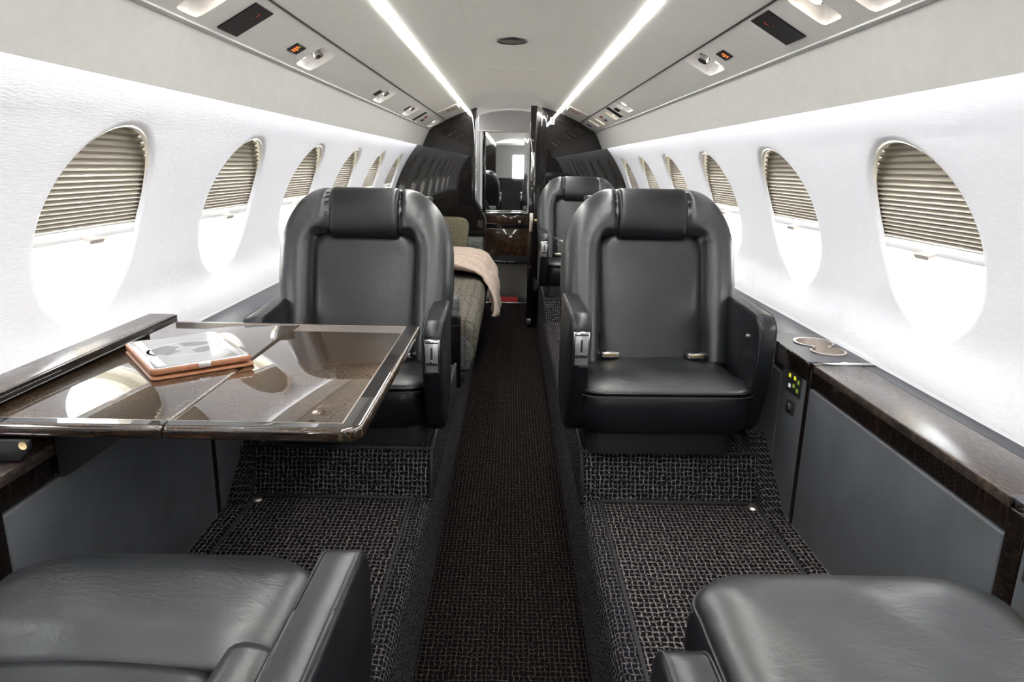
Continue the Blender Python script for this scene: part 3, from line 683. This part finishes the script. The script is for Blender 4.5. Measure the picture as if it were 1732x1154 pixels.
    # headrest: wide roll wrapping over the top edge
    hr = []
    hpro = [(.436 + .079 * math.copysign(abs(math.sin(a)) ** .85, math.sin(a)), .066 * max(0, math.cos(a)) ** .55) for a in np.linspace(-PI / 2, PI / 2, 15)] + [(.512, -.03), (.49, -.03)]
    P = [Vector((a, b_)) for a, b_ in hpro]
    for k in range(25):
        q = -1 + 2 * k / 24; x = .101 * math.sin(q * PI / 2); e = abs(x) / .101; sc = 1 - .0 * e; rd = .010 * (1 - math.sqrt(max(0, 1 - max(0, (e - .88) / .12) ** 2)))
        rows = inset_poly([(p.x, p.y) for p in P], rd * (1)) if rd > 0 else P
        rows = [(p[0] if rd == 0 else P[i].x + (Vector((.44, .01)) - P[i]).normalized().x * rd, p[1] if rd == 0 else P[i].y + (Vector((.44, .01)) - P[i]).normalized().y * rd) for i, p in enumerate(rows)]
        hr.append([mp(x, a, b_) for a, b_ in rows])
    me = loft(hr, cap=True, closed=True); me.set_sharp_from_angle(angle=math.radians(70))
    he = obj('headrest', me, 'leather_side', root); sdm = he.modifiers.new('s', 'SUBSURF'); sdm.levels = 1; sdm.render_levels = 1
    # shoulder handle, aisle side
    hc = mp(aisle * .165, BACK_L - .012, -.03)
    hd = obj('shoulder_handle', loft([[hc + Vector((r_ * math.cos(a), .62 * r_ * math.sin(a), h)) for a in np.linspace(0, 2 * PI, 21)[:-1]] for r_, h in ((.027, -.014), (.028, -.004), (.024, -.001), (.010, 0))], sharp=50), 'black_gloss', root)
    # arms
    az = .391 + arm_dz
    for sg in (-1, 1):
        x0 = sg * (arm_hx if sg == aisle or wall_hx is None else wall_hx); ht = .0265
        zr = az + .008
        prof = [(arm_len, .10), (arm_len, zr)] + [(arm_len * .55, az + .004)] + arc(.048, az - .048, .048, PI / 2, PI * .93, 7) + [(.001, az - .12), (.010, az - .175), (.05, .105), (.085, .07), (.16, .06)]
        prof = prof[::-1]
        area = sum(prof[i - 1][0] * prof[i][1] - prof[i][0] * prof[i - 1][1] for i in range(len(prof)))
        if area < 0: prof = prof[::-1]
        rings = []
        for q, ins in ((-1, .011), (-.93, .0055), (-.80, .0018), (-.60, 0), (.60, 0), (.80, .0018), (.93, .0055), (1, .011)):
            pts = inset_poly(prof, ins) if ins else [Vector(p) for p in prof]
            rings.append([(x0 + q * ht, p[0], p[1]) for p in pts])
        am = obj('armrest', loft(rings, sharp=60), 'leather_side', root)
        for e in (-1, 1):
            tp = [p for p in inset_poly(prof, .0008) if p[1] > .12 and p[0] < arm_len * .97]
            tp.sort(key=lambda p: math.atan2(p[1] - .2, p[0] - .16))
            tp = sorted(tp, key=lambda p: -((math.atan2(p[1] - .2, p[0] - .16) - .2) % (2 * PI)))
            obj('stitching', tube([(x0 + e * ht * .78, p[0], p[1]) for p in tp], .0011, 5), 'stitch', am)
        if sg == aisle:
            zt, zb = az - .042, az - .042 - ph
            fr = []
            zz = lambda f_: zt + (zb - zt) * f_
            cp_ = obj('control_plate', None, None, am)
            bpy.data.objects.remove(cp_)
            outer = rrect(.021, 0, 1, .006, .006, 3)
            def pr_(hx, z0, z1, y0, y1, bv=.001): return box(x0 - hx, x0 + hx, y0, y1, z1, z0, bv)
            cp_ = obj('control_plate', pr_(.0215, zt, zb, -.006, .010, .003), 'chrome', am)
            obj('plate_face', pr_(.0165, zt - .007, zb + .007, -.0068, -.005, .0005), 'plate', cp_)
            obj('recess', pr_(.0165, zt - .006, zt - .010, -.0078, -.006, .0004), 'dark_plastic', cp_)
            obj('slot', pr_(.0026, zt - .020, zt - .056, -.0078, -.006, .0006), 'dark_plastic', cp_)
            obj('lever', pr_(.0155, zt - .060, zt - .068, -.0095, -.006, .001), 'dark_plastic', cp_)
            obj('lever_pin', pr_(.002, zt - .053, zt - .065, -.012, -.007, .0008), 'chrome', cp_)
        elif studs:
            obj('stud', cyl((x0 - sg * (ht - .001), .065, az - .065), (-sg, 0, 0), .007, .008, 16, .006), 'chrome', am)
    # seat belt pieces
    if lean < 45:
        for sg, yy in ((-1, .225), (1, .215)):
            bx_ = obj('belt_buckle', box(sg * .125 - .026, sg * .125 + .026, yy - .016, yy + .014, .240, .256, .003), 'chrome', root)
            obj('buckle_plate', box(sg * .125 - .019, sg * .125 + .019, yy - .0175, yy - .015, .244, .252, .0005), 'brass', bx_)
            obj('belt_strap', tube([(sg * .152, yy, .247), (sg * .178, yy + .02, .243), (sg * .197, yy + .03, .21)], .008, 6), 'base_black', bx_)
    return root
make_chair('black leather cabin chair facing the folding table', (-.432, 1.70, PZ - .012), 0, 1, lean=16.5, base_z=.013, arm_hx=.234)
make_chair('black leather cabin chair beside the cup holders with both buckles on its seat', (.428, 1.70, PZ), .035, -1, arm_dz=.018, arm_hx=.242, seat_hx=.246, seat_front=.0, seat_len=.34, base_z=.007)
make_chair('farther black leather cabin chair standing before the black bulkhead', (.425, 4.0, PZ), 0, -1)
make_chair('reclined black leather seat in front of the folding table, arm to the aisle', (-.475, .745, FZ), PI, -1, lean=86, seat_front=-.15, seat_len=.24, arm_dz=-.055, arm_hx=.285, wall_hx=.237, back_y=.10, back_z=.185, studs=False, seat_peak=.026, lift=PZ - FZ)
make_chair('reclined black leather seat on the side opposite the folding table', (.47, .58, FZ), PI, 1, lean=86, seat_front=-.29, seat_len=.36, arm_dz=-.055, arm_hx=.298, wall_hx=.236, back_y=.08, back_z=.185, studs=False, seat_peak=.026, lift=PZ - FZ)

# ------------------------------------------------------------------ folding table
TZ = .80
tb = empty('folding_table', (-.53, 1.345, TZ)); base = Vector((-.53, 1.345, TZ))
def sub(me): me.transform(Matrix.Translation(-base)); return me
TY0, TY1 = .985, 1.702
def leaf(xa, xb, round_right):
    z0, z1 = TZ - .022, TZ; bm = bmesh.new(); poly = []
    if round_right:
        rr = .03
        poly = [(xa, TY0), (xb - rr, TY0)] + arc(xb - rr, TY0 + rr, rr, -PI / 2, 0, 6)[1:] + arc(xb - rr * .5, TY1 - rr * .5, rr * .5, 0, PI / 2, 5) + [(xa, TY1)]
    else: poly = [(xa, TY0), (xb, TY0), (xb, TY1), (xa, TY1)]
    return prism(poly, 'z', z0, z1, .006, 3)
for xa, xb, rt in ((-.862, -.5335, False), (-.5315, -.226, True)):
    lf = obj('table_leaf', sub(leaf(xa, xb, rt)), 'wood_top', tb)
    # dark lacquer border frame and thin inlay line
    bx0, bx1 = (xa + .02, xb - .0) if not rt else (xa, xb - .034)
    yb0, yb1 = TY0 + .027, TY1 - .02
    ln = [(bx0, yb0), (bx1, yb0)] if not rt else [(bx0, yb0), (bx1, yb0), (bx1, yb1), (bx0, yb1)]
    for (a, b_) in zip(ln[:-1], ln[1:]):
        obj('inlay_line', sub(box(min(a[0], b_[0]) - .0009, max(a[0], b_[0]) + .0009, min(a[1], b_[1]) - .0009, max(a[1], b_[1]) + .0009, TZ - .001, TZ + .0007)), 'brushed', lf)
    if not rt: obj('inlay_line', sub(box(bx0, bx1, yb1 - .0009, yb1 + .0009, TZ - .001, TZ + .0007)), 'brushed', lf)
    if rt:
        obj('dark_rim', sub(prism([(bx1 + .002, TY0 + .012), (xb - .012, TY0 + .012), (xb - .007, TY0 + .02), (xb - .007, TY1 - .012), (bx1 + .002, TY1 - .012)], 'z', TZ - .002, TZ + .0004)), 'black_gloss', lf)
    obj('dark_rim', sub(box(xa + .001, xb - (.036 if rt else .001), TY0 + .008, TY0 + .0255, TZ - .002, TZ + .0004)), 'black_gloss', lf)
    obj('edge_band', sub(box(xa + .001, xb - (.035 if rt else .001), TY0 - .0012, TY0 + .004, TZ - .0185, TZ - .0055, .001)), 'table_edge', lf)
hb_ = obj('hinge_bracket', sub(prism([(-.81, TZ - .0225), (-.733, TZ - .0225), (-.733, TZ - .036), (-.752, TZ - .0575), (-.81, TZ - .0575)], 'y', TY0 - .010, TY0 - .002, .002)), 'base_black', tb)
obj('screw', sub(cyl((-.741, TY0 - .010, TZ - .030), (0, -1, 0), .0065, .003, 16)), 'brass', hb_)
obj('support_rail', sub(prism([(-.748, TZ - .024), (-.60, TZ - .024), (-.74, TZ - .12), (-.748, TZ - .12)], 'y', 1.05, 1.09, .003)), 'base_black', tb)
obj('support_rail', sub(prism([(-.748, TZ - .024), (-.60, TZ - .024), (-.74, TZ - .12), (-.748, TZ - .12)], 'y', 1.55, 1.59, .003)), 'base_black', tb)
tag(tb, 'glossy dark wood folding table with two leaves, tablet lying on it', 'table')
base = Vector((-.83, .93, LZ))
ld = obj('lid', sub(box(-.897, -.832, .60, 1.665, TZ + .006, TZ + .026, .003)), 'wood_ledge', LEFT_LEDGE)
obj('lid_edge', sub(box(-.833, -.828, .60, 1.665, TZ + .0065, TZ + .0245, .001)), 'black_gloss', ld)
obj('lid_support', sub(box(-.895, -.868, .93, 1.60, LZ - .002, TZ + .008)), 'base_black', ld)
ld['label'] = 'raised dark wood lid'

# ------------------------------------------------------------------ tablet in an orange case
A_, B_, C_, D_ = [Vector((x, y)) for x, y in ((-.812, 1.392), (-.645, 1.195), (-.527, 1.332), (-.670, 1.520))]
ctr = (A_ + B_ + C_ + D_) / 4
ex = ((B_ - A_) + (C_ - D_)).normalized(); ey = Vector((-ex.y, ex.x))
hw = ((B_ - A_).length + (C_ - D_).length) / 4; hh = ((D_ - A_).length + (C_ - B_).length) / 4
tbq = empty('tablet', (ctr.x, ctr.y, TZ + .0012), math.atan2(ex.y, ex.x))
def rr_prism(hx, hy, r_, z0, z1, bev=.001): return prism(rrect(hx, -hy, hy, r_, r_, 5), 'z', z0, z1, bev, 2)
# ex is the short near edge direction; the long side runs along ey
obj('case_flap', prism([(x + .006, y) for x, y in rrect(hw * 1.0, -hh - .002, hh + .002, .012, .012, 5)], 'z', 0, .0045, .0015), 'orange_case', tbq)
cs = obj('case', rr_prism(hw, hh, .012, .0085, .0195, .003), 'orange_case', tbq)
obj('spine', box(-hw + .002, -hw + .012, -hh * .98, hh * .98, .003, .012, .002), 'orange_case', tbq)
bd = obj('body', rr_prism(hw - .003, hh - .004, .010, .0165, .0208, .001), 'silver', tbq)
sc_ = obj('screen', rr_prism(hw - .012, hh - .013, .001, .0205, .0212, 0), 'screen', tbq)
sx0, sy0 = hw - .012, hh - .013
obj('status_bar', box(-sx0, sx0, -sy0 + .002, -sy0 + .017, .0211, .0214), 'screen_white', sc_)
obj('status_bar', box(-sx0, sx0, sy0 - .012, sy0 - .001, .0211, .0214), 'screen_white', sc_)
obj('app_mark', box(-sx0 * .1, sx0 * .15, sy0 - .010, sy0 - .004, .0213, .0216), 'screen_blue', sc_)
ring = [(a * .055, b_ * .075) for a, b_ in [(math.cos(q), math.sin(q)) for q in np.linspace(0, 2 * PI, 41)[:-1]]]
obj('picture_ring', loft([[(x * k, y * k, .0214) for x, y in ring] for k in (1.0, .93)], cap=False), 'screen_white', sc_)
for a0, a1 in ((.15, 1.25), (2.0, 3.2), (3.6, 5.6)):
    pts = [(.018 * math.cos(a), .022 * math.sin(a)) for a in np.linspace(a0, a1, 9)] + [(.050 * math.cos(a), .067 * math.sin(a)) for a in np.linspace(a1, a0, 9)]
    obj('picture_shape', prism(pts, 'z', .0212, .02135), 'screen_dark', sc_)
obj('clasp', box(hw - .004, hw + .0025, -.010, .012, .011, .0205, .001), 'silver', tbq)
tag(tbq, 'tablet in a copper orange leather case lying on the folding table', 'tablet')

# ------------------------------------------------------------------ divan, pillow, throw
dv = empty('divan', (-.45, 2.8, FZ)); base = Vector((-.45, 2.8, FZ))
obj('base', sub(box(-.745, -.185, 2.80, 5.36, FZ, .335, .003)), 'base_black', dv)
def dcush(ya, yb):
    # seat block with a rounded rolled front, profile in x,z
    pf = [(-.62, .345), (-.20, .338)] + arc(-.205, .395, .058, -PI / 2, 0, 5) + [(-.140, .46)] + arc(-.205, .495, .066, 0, PI / 2, 6) + [(-.30, .568), (-.45, .566), (-.62, .556)]
    rings = []
    n_ = 14
    for k in range(n_ + 1):
        q = k / n_; y = ya + (yb - ya) * (.5 - .5 * math.cos(PI * q)); e = min(y - ya, yb - y); ins = .022 * max(0, 1 - e / .03) ** 2
        pts = inset_poly(pf, ins) if ins else [Vector(p) for p in pf]; rings.append([(p[0], y, p[1]) for p in pts])
    return loft(rings, sharp=70)
for k, (ya, yb) in enumerate(((2.84, 3.36), (3.365, 4.20), (4.205, 5.02))):
    cu = obj('seat_cushion', sub(dcush(ya, yb)), 'divan_top', dv)
obj('end_pad', sub(prism([(-.40, .34), (-.165, .34), (-.162, .40)] + arc(-.232, .43, .068, 0, PI / 2, 6) + [(-.40, .505)], 'y', 2.822, 2.842, .006)), 'divan_end', dv)
for ya, yb in ((2.86, 3.62), (3.625, 4.40), (4.405, 5.04)):
    obj('back_cushion', sub(box(-.748, -.60, ya, yb, .54, .92, .035, 4)), 'divan_top', dv)
obj('near_arm', sub(box(-.62, -.205, 2.745, 2.83, .36, .672, .014, 3)), 'divan_end', dv)
obj('end_board', sub(box(-.66, -.198, 2.72, 2.744, FZ, .600, .003)), 'bulk', dv)
fa = obj('far_arm', sub(box(-.60, -.205, 5.03, 5.34, .34, .660, .02, 3)), 'divan_end', dv)
tag(dv, 'olive grey woven divan along the wall with a throw over its seat', 'divan')
def supell(hx, hy, hz, p=2.6, n=26):
    rings = []
    for i in range(n + 1):
        a = -PI / 2 + PI * i / n; ca, sa = max(1e-4, math.cos(a)), math.sin(a)
        ring_ = []
        for j in range(36):
            b_ = 2 * PI * j / 36; cb, sb = math.cos(b_), math.sin(b_)
            f_ = lambda v_, e: math.copysign(abs(v_) ** e, v_)
            r_ = ca ** .9; ring_.append((hx * r_ * f_(cb, .45), hy * r_ * f_(sb, .45), hz * sa * (1 - .0 * r_)))
        rings.append(ring_)
    return loft(rings)
pw = obj('pillow', supell(.14, .14, .045), 'pillow_cloth')
pw.matrix_world = Matrix.Translation((-.43, 4.78, .715)) @ Matrix.Rotation(math.radians(-14), 4, 'Z') @ Matrix.Rotation(math.radians(68), 4, 'X')
tag(pw, 'olive woven square pillow standing on the divan behind the throw', 'pillow')
# throw draped over the seat and down the front
prof = [(-.55, .600), (-.45, .612), (-.36, .618), (-.28, .614), (-.21, .598), (-.165, .570), (-.135, .53), (-.118, .47), (-.112, .41), (-.108, .35), (-.104, .29), (-.102, .25)]
V = []; nv, nu = 60, 48
pa = np.array(prof); dist = np.r_[0, np.cumsum(np.hypot(*np.diff(pa, axis=0).T))]
for i in range(nv + 1):
    tt = dist[-1] * i / nv; x = np.interp(tt, dist, pa[:, 0]); z = np.interp(tt, dist, pa[:, 1])
    for j in range(nu + 1):
        q = j / nu; y = 3.86 + .72 * q + .06 * math.sin(tt * 5) - .10 * (tt / dist[-1]) * (1 - q)
        hem = max(0, tt - (.30 + .22 * (q ** .8) + .05 * math.sin(q * 9)))
        fold = .024 * math.sin(q * 19 + 3 * math.sin(tt * 5)) + .011 * math.sin(q * 43 + tt * 11)
        kx, kz = (0.25, 1) if z > .56 else (1, .1)
        V.append((x + abs(fold) * kx + .004, y + .01 * math.sin(tt * 21 + q * 8), max(z, .275 + .10 * (1 - q)) + (fold + .016) * kz * .9))
th = obj('throw_blanket', mesh(V, [(i * (nu + 1) + j, i * (nu + 1) + j + 1, (i + 1) * (nu + 1) + j + 1, (i + 1) * (nu + 1) + j) for i in range(nv) for j in range(nu)], True), 'throw')
sm = th.modifiers.new('t', 'SOLIDIFY'); sm.thickness = .012; sm.offset = 1
tag(th, 'crumpled beige pink throw blanket hanging over the divan edge', 'blanket')

# small fold-out table in front of the far chair
st = empty('side_table', (.5, 3.9, .80)); base = Vector((.5, 3.9, .80))
obj('top', sub(prism([(.24, 3.97), (.30, 3.72), (.745, 3.72), (.745, 3.97)], 'z', .790, .808, .004)), 'wood_top', st)
obj('rim', sub(tube([(.24, 3.97, .799), (.30, 3.72, .799), (.745, 3.72, .799)], .005, 8)), 'chrome', st)
obj('leg', sub(prism([(.70, .79), (.75, .79), (.75, .70)], 'y', 3.84, 3.87)), 'base_black', st)
tag(st, 'small dark glossy table folded out before the far chair', 'table')

# ------------------------------------------------------------------ bulkhead, doorway, vanity beyond
def sect(side):
    zs = np.linspace(.70, 1.34, 16); a = [(wx(z) + .004, z) for z in zs]
    a += [(.705, 1.365), (.634, 1.461), (.51, 1.529), (.44, 1.560), (.345, 1.600), (.28, 1.62), (.22, 1.637)]
    return [(side * x, z) for x, z in a]
jl = [(-.285, 1.615), (-.285, .93), (-.205, .785), (-.205, AZ), (-.92, AZ)]
polyL = [p for p in sect(-1) if abs(p[0]) > .285] + jl
tag(obj('wall_bulkhead_left', prism(polyL, 'y', YB, YB + .035), 'bulk'), 'black lacquered bulkhead panel behind the divan', kind='structure')
polyR = [p for p in sect(1)] + [(.222, AZ), (.92, AZ)]
tag(obj('wall_bulkhead_right', prism(polyR, 'y', YB, YB + .035), 'bulk'), 'black lacquered bulkhead panel behind the far chair', kind='structure')
jb = tag(obj('door_1', prism([(-.322, 1.612), (-.272, 1.618), (-.272, .935), (-.194, .79), (-.194, AZ), (-.222, AZ), (-.222, .78), (-.306, .925)], 'y', YB - .030, YB + .05, .004), 'black_gloss'), 'glossy black door jamb with a kicked foot', kind='structure')
obj('jamb_edge', tube([(-.276, YB - .032, 1.60), (-.276, YB - .032, .935), (-.198, YB - .032, .79), (-.198, YB - .032, AZ + .02)], .004, 8), 'chrome', jb)
jr = tag(obj('door_2', box(.214, .262, YB - .03, YB + .05, AZ, 1.612, .004), 'black_gloss'), 'glossy black door jamb by the far chair', kind='structure')
obj('jamb_edge', tube([(.236, YB - .034, 1.60), (.236, YB - .034, AZ + .02)], .005, 8), 'chrome', jr)
dr = empty('lavatory_door', (.232, 5.40, AZ)); dr.rotation_euler.z = math.atan2(4.86 - 5.40, .142 - .232) + PI
# local +x points from the free edge to the hinge
Ld = math.hypot(.54, .09)
obj('leaf', box(-Ld, 0, -.022, .022, .02, 1.545, .004), 'bulk', dr)
dr.rotation_euler.z = math.atan2(5.40 - 4.86, .232 - .142)
obj('edge_plate', box(-Ld - .002, -Ld + .003, -.012, .012, 1.05, 1.24, .001), 'chrome', dr)
obj('latch_plate', box(-Ld - .003, -Ld + .003, -.012, .012, .70, .83, .001), 'brushed', dr)
kn = obj('knob', cyl((-Ld + .06, -.022, .77), (0, -1, 0), .014, .03, 16, .018), 'brass', dr)
obj('floor_bolt', box(-Ld - .006, -Ld + .02, -.016, .016, .03, .07, .002), 'brushed', dr)
for zz in (1.32, 1.0, .9, .45):
    obj('edge_screw', cyl((-Ld - .0005, 0, zz), (-1, 0, 0), .005, .002, 10), 'chrome', dr)
tag(dr, 'open glossy black lavatory door seen edge-on by the far chair', 'door')
sw = empty('switch_plate', (.30, YB, 1.535)); obj('plate', box(-.017, .017, -.006, 0, -.026, .026, .001), 'white_plastic', sw)
for zz in (-.014, 0, .014): obj('button', box(-.006, .006, -.009, -.005, zz - .004, zz + .004, .001), 'dark_plastic', sw)
tag(sw, 'small white switch plate on the bulkhead beside the doorway', 'switch plate')
# lavatory shell
tag(obj('wall_lavatory_left', box(-.50, -.47, YB + .036, 6.6, AZ, 1.75), 'lav_wall'), 'pale lavatory side wall', kind='structure')
tag(obj('wall_lavatory_right', box(.30, .33, YB + .036, 6.6, AZ, 1.75), 'lav_wall'), 'pale lavatory side wall by the door', kind='structure')
tag(obj('wall_lavatory_back', box(-.5, .33, 6.42, 6.46, AZ, 1.75), 'lav_wall'), 'pale lavatory back wall', kind='structure')
arch = [(-.285, 1.475), (.30, 1.475), (.30, 1.575)] + [(x, 1.640 - .55 * (x - .0) ** 2) for x in np.linspace(.28, -.27, 14)] + [(-.285, 1.575)]
ar = tag(obj('wall_arch', prism(arch, 'y', 5.98, 6.0), 'lav_arch'), 'pale grey arched panel above the mirror', kind='structure')
obj('arch_trim', tube([(x, 5.977, 1.641 - .55 * x * x) for x in np.linspace(.30, -.285, 20)], .005, 8), 'brushed', ar)
obj('arch_trim', tube([(-.285, 5.977, 1.476), (.30, 5.977, 1.476)], .005, 8), 'brushed', ar)
tag(obj('wall_pilaster', box(-.32, -.272, 5.95, 5.99, .78, 1.475, .003), 'lav_wall'), 'pale upright panel left of the mirror', kind='structure')
mr = empty('wall_mirror', (-.05, 6.02, .80))
obj('glass', box(-.18, .19, -.004, .004, .0, .672), 'mirror', mr)
obj('side_frame', box(-.202, -.180, -.03, .006, .0, .672, .003), 'black_gloss', mr)
obj('side_frame', tube([(-.178, -.012, .0), (-.178, -.012, .672)], .004, 8), 'chrome', mr)
obj('bottom_frame', box(-.18, .19, -.012, .004, -.012, .004, .001), 'chrome', mr)
tag(mr, 'tall mirror on the lavatory wall above the wooden cabinet', 'mirror')
vn = empty('vanity_cabinet', (-.05, 5.80, AZ)); base = Vector((-.05, 5.80, AZ))
obj('body', sub(box(-.27, .24, 5.83, 6.02, AZ + .26, .805)), 'base_black', vn)
obj('counter', sub(box(-.27, .24, 5.80, 6.02, .803, .812, .002)), 'bulk', vn)
dw = obj('drawer_front', sub(box(-.262, .235, 5.805, 5.83, .722, .800, .003)), 'wood_cab', vn)
obj('pull', sub(box(.045, .075, 5.800, 5.806, .790, .796, .001)), 'chrome', dw)
obj('latch', sub(box(.062, .082, 5.799, 5.806, .735, .755, .001)), 'white_plastic', dw)
obj('latch_button', sub(box(.068, .076, 5.797, 5.80, .741, .749)), 'dark_plastic', dw)
obj('cabinet_door', sub(box(-.262, .235, 5.805, 5.83, .455, .683, .004)), 'wood_cab', vn)
obj('shadow_rail', sub(box(-.262, .235, 5.822, 5.832, .683, .722)), 'wood_edge', vn)
obj('step', sub(box(-.27, .24, 5.72, 5.86, .395, .425, .006)), 'black_gloss', vn)
obj('step_riser', sub(box(-.262, .235, 5.80, 5.83, .425, .455)), 'base_black', vn)
obj('kick_panel', sub(prism(rrect(.245, AZ + .05, .385, .05, .05, 5), 'y', 5.80, 5.82)), 'lav_dark', vn)
obj('kick_back', sub(box(-.27, .24, 5.82, 5.84, AZ, .40)), 'base_black', vn)
obj('red_strip', sub(box(-.17, .07, 5.785, 5.80, AZ + .01, AZ + .055, .002)), 'red_strip', vn)
obj('sill', sub(box(-.27, .24, 5.76, 5.80, AZ, AZ + .012, .003)), 'chrome', vn)
tag(vn, 'dark burl wood vanity cabinet below the lavatory mirror', 'cabinet')

# ------------------------------------------------------------------ forward end of the cabin (seen only in the mirror): bulkhead with an open doorway
for sg in (-1, 1):
    pf = [p for p in sect(sg)] + [(sg * .30, 1.60), (sg * .30, AZ), (sg * .92, AZ)]
    pf = [p for p in pf if abs(p[0]) >= .299]
    tag(obj('wall_forward_%s' % ('left' if sg < 0 else 'right'), prism(pf, 'y', Y0 - .03, Y0), 'bulk'), 'black lacquered forward bulkhead half', kind='structure')
tag(obj('wall_entry_left', box(-.62, -.58, -2.4, Y0 - .03, AZ, 1.62), 'lav_wall'), 'pale entry side wall', kind='structure')
tag(obj('wall_entry_right', box(.58, .62, -2.4, Y0 - .03, AZ, 1.62), 'lav_wall'), 'pale entry side wall opposite', kind='structure')
tag(obj('ceiling_entry', box(-.62, .62, -2.4, Y0 - .03, 1.60, 1.66), 'ceiling'), 'pale entry ceiling', kind='structure')
tag(obj('floor_entry', box(-.62, .62, -2.4, Y0, AZ - .05, AZ - .002), 'carpet_aisle'), 'dark entry carpet', kind='structure')
tag(obj('wall_cockpit', box(-.62, .62, -2.44, -2.4, AZ, .95), 'base_black'), 'dark cockpit panel below the windshield', kind='structure')
tag(obj('wall_cockpit_blocker', box(-.62, .02, -2.44, -2.4, .95, 1.62), 'lav_wall'), 'pale added panel narrowing the bright windshield opening', kind='structure')  # added panel, covers half the windshield so the mirror shows less white
tag(obj('wall_cockpit_header', box(.02, .62, -2.44, -2.4, 1.40, 1.62), 'lav_wall'), 'pale panel over the windshield', kind='structure')
bpy.context.view_layer.update()
